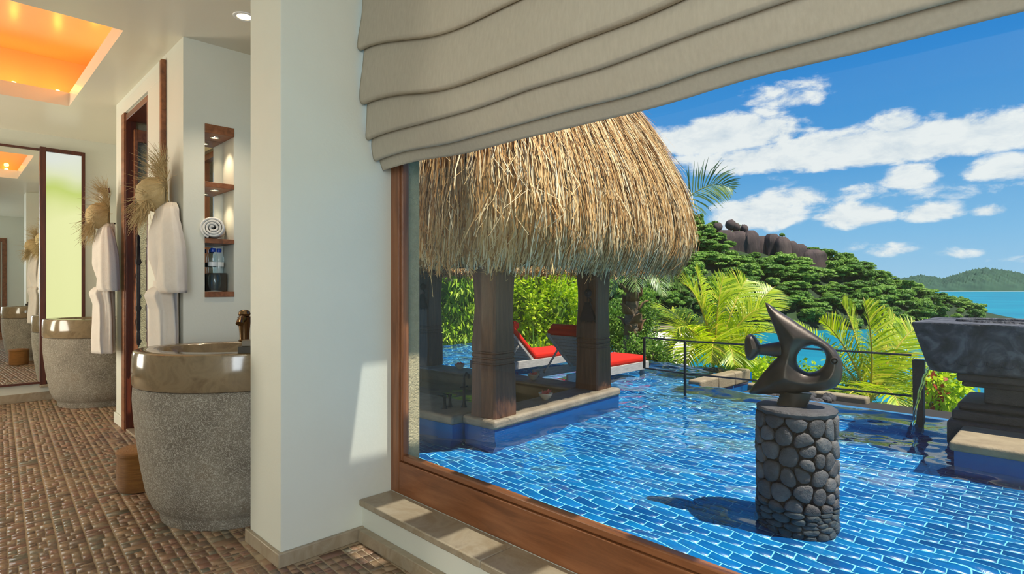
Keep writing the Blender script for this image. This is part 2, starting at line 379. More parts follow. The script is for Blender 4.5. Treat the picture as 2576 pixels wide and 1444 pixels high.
# walls
struct(boxes('wall_pier', M['wall'], [((1.03,2.43,0),(1.60,2.77,CEIL))], bevel=.004))
struct(boxes('wall_exterior', M['plaster'], [((1.60,2.42,-.7),(1.745,3.0,CEIL+.2)), ((1.60,3.95,-.7),(1.745,4.33,CEIL+.2)), ((1.60,3.0,-.7),(1.745,3.95,.85)), ((1.60,3.0,2.35),(1.745,3.95,CEIL+.2))]))
struct(boxes('wall_niche', M['wall'], [((1.1,4.08,0),(1.227,4.33,CEIL)), ((1.408,4.08,0),(1.60,4.33,CEIL)), ((1.227,4.08,0),(1.408,4.33,1.128)),
       ((1.227,4.08,2.27),(1.408,4.33,CEIL)), ((1.227,4.30,1.128),(1.408,4.33,2.27))]))
struct(boxes('wall_door', M['wall'], [((1.1,4.33,0),(1.3,4.88,CEIL)), ((1.1,4.88,2.62),(1.3,5.66,CEIL)), ((1.1,5.66,0),(1.165,6.05,CEIL))]))
struct(boxes('wall_recess', M['wall'], [((1.166,5.95,0),(1.9,6.05,CEIL)), ((1.9,5.95,0),(2.0,7.9,CEIL))]))
struct(boxes('wall_yard', M['plaster'], [((1.166,5.70,-.3),(2.0,5.94,2.9))]))
struct(boxes('wall_far', M['wall'], [((-2.4,7.75,0),(2.0,7.9,.17)), ((-2.4,7.75,2.66),(2.0,7.9,CEIL)), ((1.12,7.75,.17),(2.0,7.9,2.66)), ((-2.4,7.75,.17),(.74,7.9,2.66))]))
struct(boxes('wall_left', M['wall'], [((-2.5,-2.1,0),(-2.4,7.9,CEIL))]))
struct(boxes('wall_behind', M['wall'], [((-2.4,-2.1,0),(-.5,-2.0,CEIL)), ((1.08,-2.1,0),(1.6,-2.0,CEIL)), ((-.5,-2.1,2.3),(1.08,-2.0,CEIL))]))
struct(boxes('wall_header', M['wall'], [((1.58,-2.1,2.7),(1.70,2.43,CEIL+.12)), ((1.58,-2.1,-.7),(1.70,2.43,.19)), ((1.58,-2.1,.19),(1.70,-1.55,2.7))]))
struct(boxes('wall_bedroom', M['wall'], [((-2.4,-4.7,0),(2.0,-4.6,CEIL)), ((1.9,-4.6,0),(2.0,-2.1,CEIL)), ((-2.5,-4.6,0),(-2.4,-2.1,CEIL)), ((-2.4,-4.6,CEIL),(2.0,-2.1,CEIL+.1))]))
struct(boxes('floor_bedroom', M['wood'], [((-2.4,-4.7,0),(2.0,-2.1,.3)), ((-.5,-2.1,0),(1.0,-1.75,.15))]))
# stone skirting
struct(MB().prism([(1.012,2.41),(1.60,2.41),(1.60,2.43),(1.03,2.43),(1.03,2.79),(1.012,2.79)], 0, .062).build('baseboard_pier', M['stone'], bevel=.004))
struct(boxes('baseboard_sill', M['stone'], [((1.385,-2.0,0),(1.42,2.41,.06))], bevel=.004))
struct(boxes('baseboard_far', M['stone'], [((-2.4,7.73,0),(1.9,7.75,.09))], bevel=.004))
struct(boxes('baseboard_door', M['wall'], [((1.082,5.66,0),(1.1,6.065,.09)), ((1.082,6.05,0),(1.9,6.065,.09))], bevel=.004))
struct(boxes('trim_sill_riser', M['wall'], [((1.42,-2.0,0),(1.60,2.43,.16))]))
sill = struct(empty('trim_sill'))
y = 2.43
for L in (.86,.9,.9,.9,.87):
    boxes('plank', M['stone'], [((1.402,y-L+.0015,.16),(1.581,y-.0015,.19))], sill, bevel=.005); y -= L

# the large timber window
win = struct(empty('window_1'))
boxes('frame', M['wood'], [((1.58,-1.55,.19),(1.63,2.358,.346))], win, bevel=.003)
boxes('bead', M['wood'], [((1.586,-1.55,.348),(1.625,2.336,.378))], win, bevel=.006)
boxes('frame', M['woodv'], [((1.58,2.36,.19),(1.63,2.43,2.7))], win, bevel=.003)
boxes('bead', M['woodv'], [((1.586,2.338,.348),(1.625,2.358,2.7))], win, bevel=.006)
boxes('frame', M['wood'], [((1.58,-1.55,2.62),(1.63,2.336,2.7))], win, bevel=.003)
boxes('frame', M['woodv'], [((1.58,-1.66,.19),(1.63,-1.55,2.7))], win, bevel=.003)
boxes('pane', M['glass'], [((1.606,-1.55,.36),(1.608,2.345,2.64))], win)
# side window of the basin recess (out of the picture, it lights the basin wall)
w2 = struct(empty('window_2'))
boxes('frame', M['woodv'], [((1.64,3.0,.85),(1.70,3.05,2.35)), ((1.64,3.9,.85),(1.70,3.95,2.35)), ((1.64,3.05,.85),(1.70,3.9,.9)), ((1.64,3.05,2.3),(1.70,3.9,2.35))], w2)
boxes('pane', M['glass'], [((1.668,3.05,.9),(1.67,3.9,2.3))], w2)
# frosted window beside the mirror
def frosted():
    m = bpy.data.materials.new('frosted_emissive_glass'); T = NT(new_tree(m)); tc = T.n('ShaderNodeTexCoord')
    s = T.n('ShaderNodeSeparateXYZ', {0: tc.outputs['Object']})
    nz = T.n('ShaderNodeTexNoise', {'Vector': tc.outputs['Object'], 'Scale': 2.2, 'Detail': 1.0}).outputs[0]
    h = T.m('ADD', T.m('DIVIDE', s.outputs[2], 2.66), T.m('MULTIPLY', T.m('SUBTRACT', nz, .5), .16))
    c = T.ramp(h, [(.35, srgb(236,240,170)), (.72, srgb(238,242,176)), (.84, srgb(196,214,112)), (.90, srgb(226,232,190)), (.97, srgb(226,232,222))])
    e = T.n('ShaderNodeEmission', {0: c, 1: 1.05}); g = T.n('ShaderNodeBsdfPrincipled', {'Base Color': (.8,.85,.7,1), 'Roughness': .35})  # daylight behind the pane is painted as emission of the glass
    T.n('ShaderNodeOutputMaterial', {0: T.n('ShaderNodeMixShader', {0: .85, 1: g, 2: e})}); return m
w3 = struct(empty('window_3'))
boxes('frame', M['wooddark'], [((.735,7.70,.17),(.785,7.76,2.66)), ((1.09,7.72,.17),(1.12,7.76,2.66)), ((.785,7.72,2.62),(1.09,7.76,2.66)), ((.785,7.72,.17),(1.09,7.76,.21))], w3, bevel=.003)
boxes('pane', frosted(), [((.785,7.75,.21),(1.09,7.765,2.62))], w3)
boxes('sill', M['stone'], [((.735,7.66,.145),(1.12,7.75,.17))], w3, bevel=.003)
# mirror wall
mir = empty('wall_mirror', label='tall frameless mirror beside the glowing frosted window', cat='mirror')
boxes('glass', M['mirror'], [((-1.6,7.738,.2),(.735,7.749,2.62))], mir)
for z0 in (2.62, .18): boxes('frame', M['wooddark'], [((-1.6,7.72,z0),(.735,7.749,z0+.02))], mir)
mir.rotation_euler = (0,0,0)

# bathroom side door: lining, architrave, glazed leaf standing open, long iron pull bar
d1 = struct(empty('door_1'))
boxes('lining', M['wooddark'], [((1.085,5.60,0),(1.16,5.66,2.62)), ((1.085,4.88,2.57),(1.30,5.60,2.62)), ((1.085,4.88,0),(1.30,4.93,2.57))], d1, bevel=.003)
boxes('architrave', M['wood'], [((1.07,4.465,0),(1.10,4.515,2.76)), ((1.075,5.62,0),(1.10,5.72,2.64))], d1, bevel=.004)
boxes('architrave', M['wall'], [((1.08,4.515,2.64),(1.10,5.72,2.74)), ((1.08,4.515,0),(1.10,4.88,2.64))], d1, bevel=.003)
boxes('threshold', M['stone'], [((1.085,4.93,0),(1.30,5.60,.02))], d1, bevel=.003)
boxes('leaf', M['wood'], [((1.135,5.55,.03),(1.16,5.595,2.5)), ((1.16,5.55,.03),(1.85,5.595,.13)), ((1.16,5.55,2.4),(1.85,5.595,2.5)), ((1.81,5.55,.13),(1.85,5.595,2.4))], d1, bevel=.003)
boxes('pane', M['glass'], [((1.16,5.57,.13),(1.81,5.574,2.4))], d1)
def pull_bar(x, y, z0, z1):
    b = MB().lathe([(.009,z0),(.016,z0+.03),(.016,z0+.09),(.011,z0+.11),(.016,z0+.13),(.016,z1-.1),(.011,z1-.09),(.013,z1-.02),(.006,z1)], 12, (x,y,0))
    for zz in (z0+.3, z1-.22): b.tube([(x,y,zz),(x+.03,y+.05,zz)], .008, 8); b.lathe([(.02,zz-.02),(.02,zz+.02)], 12, (x,y,0))
    return b.build('handle', M['iron'], d1, smooth='auto')
pull_bar(1.145, 5.47, .72, 1.62)
pull_bar(1.225, 5.515, .72, 1.62)
b = MB().tube([(1.14,5.48,1.86),(1.14,5.48,1.93),(1.14,5.48,2.0)], [.018,.01,.018], 10); b.tube([(1.14,5.48,1.93),(1.15,5.55,1.93)], .01, 8)
b.build('latch', M['iron'], d1, smooth='auto')

# entrance door seen in the mirror
d2 = struct(empty('door_2'))
boxes('lining', M['wood'], [((1.0,-2.12,0),(1.08,-1.97,2.3)), ((-.5,-2.12,2.22),(1.0,-1.97,2.3))], d2, bevel=.004)
boxes('leaf', M['woodv'], [((.72,-1.99,.2),(.97,-1.94,2.2))], d2, bevel=.004)
MB().tube([(.84,-1.90,1.0),(.84,-1.90,1.6)], .012, 8).build('handle', M['chrome'], d2, smooth='auto')

# outdoor eave: a slatted strip over the window (its shadow stripes the sill) plus one board added to block the sun
eave = struct(empty('roof_eave'))
for k in range(-6, 4):
    boxes('slat', M['wood'], [((1.70,1.001-.456*k,2.85),(2.6,1.216-.456*k,2.91))], eave)
boxes('slat', M['wood'], [((1.70,1.674,2.85),(2.6,1.911,2.91))], eave)  # unseen board added between two slats to keep sun off the upper pier
boxes('beam', M['wood'], [((2.6,-2.6,2.80),(2.72,4.4,2.95))], eave)

# ================================================================== POOL
ZW = -.15; ZF = -.60
PX, PX2, PY = 7.2, 9.0, 3.85          # edge of the near part, of the far part, and where the step lies
pool = struct(empty('pool_floor'))
base = boxes('bed', M['poolgrout'], [((1.70,-2.6,ZF-.1),(PX,10.2,ZF)), ((PX,PY,ZF-.1),(PX2,10.2,ZF))], pool)
WALLT = boxes('side', M['bluetile'], [((1.70,-2.6,ZF),(1.76,2.42,-.08)), ((PX,-2.6,-1.4),(PX+.12,PY,ZW-.012)), ((PX2,PY,-1.4),(PX2+.12,10.2,ZW-.012)), ((1.7,10.2,-1.4),(PX2+.12,10.35,ZW-.012)),
        ((PX+.12,PY-.12,-1.4),(PX2+.12,PY,ZW-.012))], pool)
RECV = [base, WALLT]
def build_pool_tiles():
    L, H, g, t = .186, .074, .0028, .004
    rnd = random.Random(5)
    FQ = [(4,5,6,7),(0,1,5,4),(1,2,6,5),(2,3,7,6),(3,0,4,7)]
    pos = []
    nx = int((PX2-1.76)/H); ny = int((10.2+2.0)/L)
    for i in range(nx):
        x = 1.77+i*H
        for j in range(ny):
            y = -2.0 + j*L + (L/2 if i % 2 else 0)
            if x+H > PX and y < PY: continue
            d = (x+y)/sqrt(2); r = (x-y)/(x+y) if d > .5 else 9
            if d < .5 or not (-.45 < r < 1.1): continue
            if x+H > PX2 or y+L > 10.2: continue
            pos.append((x, y, d, r))
    def proto(w, h):
        e = .004
        return [(0,0,0),(w,0,0),(w,h,0),(0,h,0),(e,e,t),(w-e,e,t),(w-e,h-e,t),(e,h-e,t)]
    me = npmesh('pool_tile', proto(H-2*g, L-2*g), FQ)
    vis = sorted([p for p in pos if p[3] < .9 and 720+F0*1.55/p[2] < 1444+60 and p[0] > 2.75], key=lambda p: p[2])
    near = vis[:298]; ns = set(near)
    for (x, y, d, r) in near:
        o = link('tile', me, M['bluetile'], pool); o.location = (x+g, y+g, ZF); RECV.append(o)
        o.rotation_euler = ((rnd.random()-.5)*.01, (rnd.random()-.5)*.01, 0)
    V, Fq = [], []
    P = proto(H-2*g, L-2*g)
    for p in pos:
        if p in ns: continue
        b = len(V); V.extend([(q[0]+p[0]+g, q[1]+p[1]+g, q[2]+ZF) for q in P]); Fq.extend([tuple(i+b for i in f) for f in FQ])
    o = link('tile_field', npmesh('tile_field', V, Fq), M['bluetile'], pool); o['kind'] = 'stuff'; RECV.append(o)
build_pool_tiles()
def water_mat():
    m = bpy.data.materials.new('pool_water'); T = NT(new_tree(m))
    g = T.n('ShaderNodeBsdfGlass', {'Color': (.90,.985,1,1), 'Roughness': 0.0, 'IOR': 1.333})
    T.n('ShaderNodeOutputMaterial', {0: g}); return m
def build_water():
    st = .04
    xs = np.arange(1.70, PX2+.101, st); ys = np.arange(-2.6, 10.3, st)
    X, Y = np.meshgrid(xs, ys, indexing='ij'); Z = np.zeros_like(X)
    rg = np.random.default_rng(4)
    for k in range(46):
        lam = .16*(1.075**k)**.62
        th = rg.normal(.9, .75); ph = rg.uniform(0, 6.28)
        kx, ky = 2*pi/lam*cos(th), 2*pi/lam*sin(th)
        Z += .012*lam/(2*pi)*np.sin(kx*X+ky*Y+ph + .8*np.sin(.9*X+ph)+.6*np.sin(1.1*Y-ph))
    amp = .75 + 1.1*np.clip((X-4.6)/2.2, 0, 1) + .5*np.clip((Y-2.5)/3, 0, 1)
    Z = Z*amp + ZW
    # the film bends over the far lip
    nx, ny = X.shape
    idx = np.arange(nx*ny).reshape(nx, ny)
    q = np.stack([idx[:-1,:-1], idx[1:,:-1], idx[1:,1:], idx[:-1,1:]], -1).reshape(-1, 4)
    cx = (X[:-1,:-1]+st/2).ravel(); cy = (Y[:-1,:-1]+st/2).ravel()
    keep = (cx < PX+.11) | (cy > PY-.1)
    keep &= ~((cx > PX) & (cy < PY-.1))
    q = q[keep]
    used = np.unique(q); remap = np.full(nx*ny, -1); remap[used] = np.arange(len(used))
    V = np.stack([X.ravel(), Y.ravel(), Z.ravel()], -1)[used]
    o = link('pool_water', npmesh('pool_water', V, remap[q]), water_mat(), None, smooth=True)
    o['kind'] = 'structure'; o.cycles.is_caustics_caster = True
    return o
build_water()

# ================================================================== BATHING PAVILION
PAV = empty('bath_pavilion', (3.478,3.692,0), radians(4.5), label='thatched bathing pavilion on carved dark posts standing in the blue pool', cat='pavilion')
PM = Matrix.Translation((3.478,3.692,0)) @ Matrix.Rotation(radians(4.5), 4, 'Z')
def pav(a, b, z=0): return PM @ Vector((a,b,z))
boxes('curb', M['curb'], [((0,0,-.085),(2.22,.42,0)), ((1.8,.425,-.085),(2.22,3.5,0)), ((-.12,3.1,-.085),(1.795,3.5,0)), ((-.12,.425,-.085),(.5,3.095,0))], PAV, bevel=.028, seg=4)
RECV.append(boxes('tiled_wall', M['bluetile'], [((.02,.02,ZF),(2.2,.40,-.085)), ((1.82,.40,ZF),(2.2,3.48,-.085)), ((-.1,3.12,ZF),(1.82,3.48,-.085)), ((-.1,.44,ZF),(.48,3.12,-.085))], PAV))
boxes('tub', M['tubwall'], [((.5,.4,-.5),(1.8,3.1,-.45)), ((.48,.4,-.45),(.5,3.1,-.02)), ((1.8,.4,-.45),(1.82,3.1,-.02)), ((.5,.40,-.45),(1.8,.425,-.02)), ((.5,3.095,-.45),(1.8,3.12,-.02))], PAV)
def column(a, b):
    prof = [(0,.158),(.10,.156),(.36,.152),(.478,.151),(.485,.145),(.497,.145),(.504,.151),(.528,.151),(.535,.144),(.547,.144),(.554,.151),(.578,.150),(.585,.143),(.597,.143),(.604,.150),
            (.72,.146),(.86,.140),(1.0,.136),(1.14,.139),(1.28,.147),(1.42,.150),(1.56,.148),(1.75,.142),(2.1,.14)]
    rings = []
    for z, h in prof:
        c = .018
        wob = .006*sin(z*7+a*3)
        pts = [(-h,-h+c),(-h+c,-h),(h-c,-h),(h,-h+c),(h,h-c),(h-c,h),(-h+c,h),(-h,h-c)]
        rings.append([(a+.15+p[0]+wob, b+.15+p[1], z) for p in pts])
    return MB().loft(rings).build('column', M['column'], PAV, smooth='auto')
for a, b in ((.05,.05), (1.87,.11), (1.93,3.1), (.05,3.1)): column(a, b)
boxes('beam', M['column'], [((0,.12,1.95),(2.2,.28,2.15)), ((0,3.2,1.95),(2.2,3.36,2.15)), ((.1,.2,2.0),(.3,3.3,2.12)), ((1.95,.2,2.0),(2.15,3.3,2.12))], PAV)

def build_thatch():
    ca, cb = 1.40, 1.86
    HA, HB, RC = 1.88, 2.50, .70
    prof = np.array([(1.34,.925),(1.44,.955),(1.55,.98),(1.70,.998),(1.85,1.0),(2.05,.995),(2.3,.975),(2.6,.93),(2.95,.865),(3.3,.785),(3.7,.67),(4.1,.53),(4.5,.36),(4.8,.18),(4.95,.04)])
    def section(n):
        """rounded rectangle outline by arc length: points and outward normals"""
        pts = []; a, b, r = HA, HB, RC
        segs = [((a, -b+r),(a, b-r)), ('arc', (a-r,b-r), 0), ((a-r, b),(-a+r, b)), ('arc', (-a+r,b-r), pi/2), ((-a, b-r),(-a,-b+r)), ('arc', (-a+r,-b+r), pi), ((-a+r,-b),(a-r,-b)), ('arc', (a-r,-b+r), 3*pi/2)]
        for s in segs:
            if s[0] == 'arc':
                for k in range(12):
                    t = s[2]+(k/12)*pi/2; pts.append((s[1][0]+r*cos(t), s[1][1]+r*sin(t)))
            else:
                L = math.hypot(s[1][0]-s[0][0], s[1][1]-s[0][1]); m = max(2, int(L/.1))
                for k in range(m): pts.append((s[0][0]+(s[1][0]-s[0][0])*k/m, s[0][1]+(s[1][1]-s[0][1])*k/m))
        P = np.array(pts); D = np.r_[0, np.cumsum(np.linalg.norm(np.roll(P, -1, 0)-P, axis=1))]
        t = np.linspace(0, D[-1], n, endpoint=False)
        PP = np.vstack([P, P[:1]])
        return np.stack([np.interp(t, D, PP[:,0]), np.interp(t, D, PP[:,1])], -1)
    N = 160; sec = section(N)
    # core
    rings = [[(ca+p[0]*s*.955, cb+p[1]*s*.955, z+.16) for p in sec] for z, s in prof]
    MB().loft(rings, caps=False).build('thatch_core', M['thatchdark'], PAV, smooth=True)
    # straws
    n = 62000
    zfine = np.linspace(1.42, 4.1, 400); sf = np.interp(zfine, prof[:,0], prof[:,1])
    cdf = np.cumsum(sf); cdf /= cdf[-1]
    z0 = np.interp(RNG.random(n), cdf, zfine)
    extra = RNG.random(n) < .20; z0[extra] = RNG.uniform(1.5, 2.0, extra.sum())
    t0 = RNG.random(n)*N
    secw = np.vstack([sec, sec[:1]])
    def outline(t):
        i = np.floor(t).astype(int) % N; f = t-np.floor(t)
        return secw[i]*(1-f)[:,None] + secw[i+1]*f[:,None]
    tang = np.roll(sec, -1, 0)-np.roll(sec, 1, 0); tang /= np.linalg.norm(tang, axis=1)[:,None]
    # keep those on the camera's side
    i0 = t0.astype(int) % N; nrm = np.stack([tang[i0,1], -tang[i0,0]], -1)
    P0 = outline(t0)
    wx = 3.478+ca+P0[:,0]; wy = 3.692+cb+P0[:,1]
    facing = -(wx*nrm[:,0]+wy*nrm[:,1])/np.hypot(wx, wy)
    keep = facing > -.35
    # low fringe on the far side as well, seen from below
    keep |= (z0 < 1.75) & (RNG.random(n) < .6)
    z0, t0, i0, nrm = z0[keep], t0[keep], i0[keep], nrm[keep]; n = len(z0)
    tg = tang[i0]
    Lh = RNG.uniform(.28, .62, n); lift0 = RNG.uniform(-.015, .03, n); lift1 = lift0 + np.abs(RNG.normal(.015, .02, n))
    lat = RNG.normal(0, .055, n)*Lh; bend = RNG.normal(0, .025, n)
    wild = RNG.random(n) < .05; lat[wild] *= 4; lift1[wild] += RNG.uniform(.02, .10, wild.sum()); bend[wild] *= 4
    K = 4
    V = np.zeros((n, K, 2, 3), dtype=np.float32)
    wid = RNG.uniform(.0035, .0080, n)
    clump = .03*np.sin(t0*1.3+z0*2.1)+.025*np.sin(t0*3.1)
    for k in range(K):
        s = k/(K-1); z = z0 - Lh*s
        zz = np.clip(z, 1.34, 5); sc = np.interp(zz, prof[:,0], prof[:,1])
        hang = np.clip(1.34-z, 0, 1)
        pos = outline(t0)*sc[:,None] + nrm*((lift0+(lift1-lift0)*s + clump*s*.6 + .05*0 - hang*.10)[:,None]) + tg*((lat*s+bend*sin(pi*s))[:,None])
        curl = (hang*.0)
        w = wid*(1-.55*s)
        tw = RNG.normal(0, .25, n) if k == 0 else tw
        dirx = tg*np.cos(tw)[:,None] + nrm*np.sin(tw)[:,None]
        for e, sg in ((0,-1),(1,1)):
            V[:,k,e,0] = ca+pos[:,0]+sg*dirx[:,0]*w; V[:,k,e,1] = cb+pos[:,1]+sg*dirx[:,1]*w
            V[:,k,e,2] = z - (0 if k == 0 else 0) + np.clip(-hang, 0, 1)
    # very long hanging tails are trimmed so that the fringe is ragged, not deep
    cut = 1.48-np.abs(RNG.normal(0,.085,n)); cut[wild] -= RNG.uniform(0,.10,wild.sum())
    V[:,:,:,2] = np.maximum(V[:,:,:,2], cut[:,None,None] - .02*np.arange(K)[None,::-1,None])
    b = (np.arange(n)*K*2)[:,None]
    q = np.concatenate([np.stack([b[:,0]+2*k, b[:,0]+2*k+1, b[:,0]+2*k+3, b[:,0]+2*k+2], -1) for k in range(K-1)])
    o = link('thatch', npmesh('thatch', V.reshape(-1,3), q), M['thatch'], PAV); o['kind'] = 'stuff'
build_thatch()

# tub taps
def tub_tap():
    p = pav(.20, .66); r = empty('bath_mixer', (p.x,p.y,0), radians(4.5), label='dark bronze bath mixer with two lever taps on the sunken tub ledge', cat='faucet')
    for k, (x, y) in enumerate(((-.12,.08), (-.03,.10))):
        b = MB().lathe([(.03,0),(.026,.01),(.016,.04),(.015,.10),(.022,.115),(.018,.13)], 14, (x,y,0)); b.tube([(x,y,.12),(x-.07,y+.02,.135)], [.009,.006], 8)
        b.build('tap', M['iron'], r, smooth='auto')
    b = MB().lathe([(.032,0),(.028,.012),(.015,.05),(.014,.24)], 14, (.05,-.02,0))
    b.tube([(.05,-.02,.22),(.05,-.02,.30),(.10,0,.33),(.15,.02,.31),(.16,.025,.27)], .012, 10)
    b.build('spout', M['iron'], r, smooth='auto')
    MB().tube([(.0,-.02,.2),(.1,-.02,.2)], .008, 8).build('lever', M['iron'], r, smooth='auto')
tub_tap()
# bowls with petals
def bowl(a, b, label, plabel):
    p = pav(a, b, 0)
    r = MB().lathe([(.025,0),(.03,.006),(.055,.03),(.072,.062),(.076,.075),(.070,.075),(.05,.035),(.02,.016),(.001,.014)], 28).build('flower_bowl', M['ceramic'], None, smooth='auto', loc=(p.x,p.y,.0))
    tag(r, label, 'bowl', 'cream bowls on the tub curb')
    rnd = random.Random(int(a*100+b*10))
    mb = MB()
    for k in range(16):
        an = rnd.random()*6.28; rr = rnd.random()*.045; L = .05; tilt = rnd.uniform(.2, 1.2)
        c = Vector((rr*cos(an), rr*sin(an), .035+rnd.random()*.04)); d = Vector((cos(an)*cos(tilt), sin(an)*cos(tilt), sin(tilt))); s = Vector((-sin(an), cos(an), 0))
        nn = d.cross(s)
        mb.add([c, c+d*L*.5+s*.02-nn*.004, c+d*L, c+d*L*.5-s*.02-nn*.004, c+d*L*.5+nn*.003], [(0,1,4),(1,2,4),(2,3,4),(3,0,4)])
    f = mb.build('flower_petals', M['petal'], None, loc=(p.x,p.y,.0)); tag(f, plabel, 'petals', 'pink petals in the bowls')
bowl(1.06, .24, 'cream bowl of petals on the front curb between the two nearest posts', 'pink petals in the bowl on the front curb')
bowl(2.0, 1.15, 'cream bowl of petals on the curb in front of the shaded lounger', 'pink petals in the bowl in front of the shaded lounger')
bowl(2.05, 2.55, 'cream bowl of petals beside the farthest post of the pavilion', 'pink petals in the bowl beside the farthest post')
# tassels hung on posts
def tassel(a, b, zk, label):
    p = pav(a, b, 0); r = empty('post_tassel', (p.x,p.y,zk), radians(4.5), label=label, cat='tassel', group='dark tassels on the posts')
    MB().tube([(0,0,.02),(0,.005,.55)], .007, 6).build('cord', M['tassel'], r)
    MB().lathe([(.01,-.06),(.035,-.045),(.045,0),(.03,.03),(.008,.045)], 12).build('knot', M['tassel'], r, smooth=True)
    mb = MB(); rnd = random.Random(3)
    for k in range(6):
        an = rnd.uniform(-.5,.5); mb.tube([(0,0,-.05),(.012,.05*sin(an*3),-.09),(0,.02*sin(an*5),-.13)], .004, 5)
    mb.build('loop', M['tassel'], r)
    mb = MB()
    for k in range(90):
        t = rnd.uniform(-1,1); w = .10; L = rnd.uniform(.2,.25)
        x = -rnd.random()*.02
        mb.add([(x,t*w*.3,-.12),(x+.002,t*w*.3+.006,-.12),(x+.004,t*w+.008,-.12-L*.8),(x,t*w*1.05,-.12-L),(x-.002,t*w-.008,-.12-L*.8)], [(0,1,2,3,4)])
    MB().loft([[(x*.012-.006, y*.035, -.115) for x, y in ((-1,-1),(1,-1),(1,1),(-1,1))], [(x*.016-.006, y*.10, -.33) for x, y in ((-1,-1),(1,-1),(1,1),(-1,1))]]).build('skirt', M['tassel'], r)
    mb.build('fringe', M['tassel'], r)['kind'] = 'stuff'
tassel(1.845, .22, 1.13, 'dark tassel hung on the post behind the front curb corner')
tassel(1.905, 3.19, 1.20, 'dark tassel hung on the farthest post near the window edge')

# ================================================================== ROMAN BLIND
def build_blind():
    # folded section: each pleat is a nearly flat panel that rolls under at its foot and tucks back up behind
    P = []
    def panel(x0, z0, x1, z1, r, bulge):
        for i in range(12):
            t = i/12; P.append((x0+(x1-x0)*t-bulge*sin(pi*t), z0+(z1-z0)*t))
        if r:
            for i in range(13):
                a = pi*i/12*1.08; P.append((x1+r-r*cos(a), z1-r*sin(a)*.9))
            P.append((x1+2*r+.003, z1+.022))
    panel(1.43,2.78,1.386,2.322,.017,.0)
    panel(1.426,2.345,1.396,2.074,.019,.006)
    panel(1.440,2.096,1.424,1.908,.016,.006)
    panel(1.461,1.930,1.462,1.812,.0135,.005)
    panel(1.493,1.832,1.511,1.76,0,.004); P.append((1.511,1.758))
    P = np.array(P); D = np.r_[0, np.cumsum(np.linalg.norm(np.diff(P, axis=0), axis=1))]
    t = np.linspace(0, D[-1], 150); t = np.unique(np.r_[t, D[::3]])[:]
    t = np.interp(np.linspace(0,1,150), np.linspace(0,1,len(t)), t)
    X0 = np.interp(t, D, P[:,0]); Z0 = np.interp(t, D, P[:,1])
    ny = 150; ys = 2.412 - 3.9*np.linspace(0, 1, ny)**1.15
    Xg = np.zeros((150, ny)); Yg = np.zeros_like(Xg); Zg = np.zeros_like(Xg)
    for j, y in enumerate(ys):
        s = 2.412-y
        sm = 1-math.exp(-(s/.45)**2)
        sag = np.interp(Z0, [1.74,1.92,2.06,2.3,2.78], [0,.012,.085,.125,0])*sm
        hem = np.interp(Z0, [1.76,1.80,1.9,2.1], [.048,.03,.008,0])*sm
        w = .003*np.sin(s*4.1+Z0*5) + .002*np.sin(s*9.3-Z0*6)
        edge = .010*math.exp(-s/.03)
        Xg[:,j] = X0 + hem + w + edge*.4
        Yg[:,j] = y - .006*np.sin(Z0*26)*math.exp(-s/.05)
        Zg[:,j] = Z0 - sag + .0035*np.sin(s*3.3+1.0)+.003*np.sin(s*7.7) + .004*np.sin(s*13+Z0*20)*.4
    nx = 150
    idx = np.arange(nx*ny).reshape(nx, ny)
    q = np.stack([idx[:-1,:-1], idx[:-1,1:], idx[1:,1:], idx[1:,:-1]], -1).reshape(-1, 4)
    o = link('roman_blind', npmesh('roman_blind', np.stack([Xg.ravel(), Yg.ravel(), Zg.ravel()], -1), q), M['fabric'], None, smooth=True)
    m = o.modifiers.new('thickness', 'SOLIDIFY'); m.thickness = .004; m.offset = 1
    tag(o, 'beige linen roman blind gathered in folds across the top of the big window', 'blind')
build_blind()

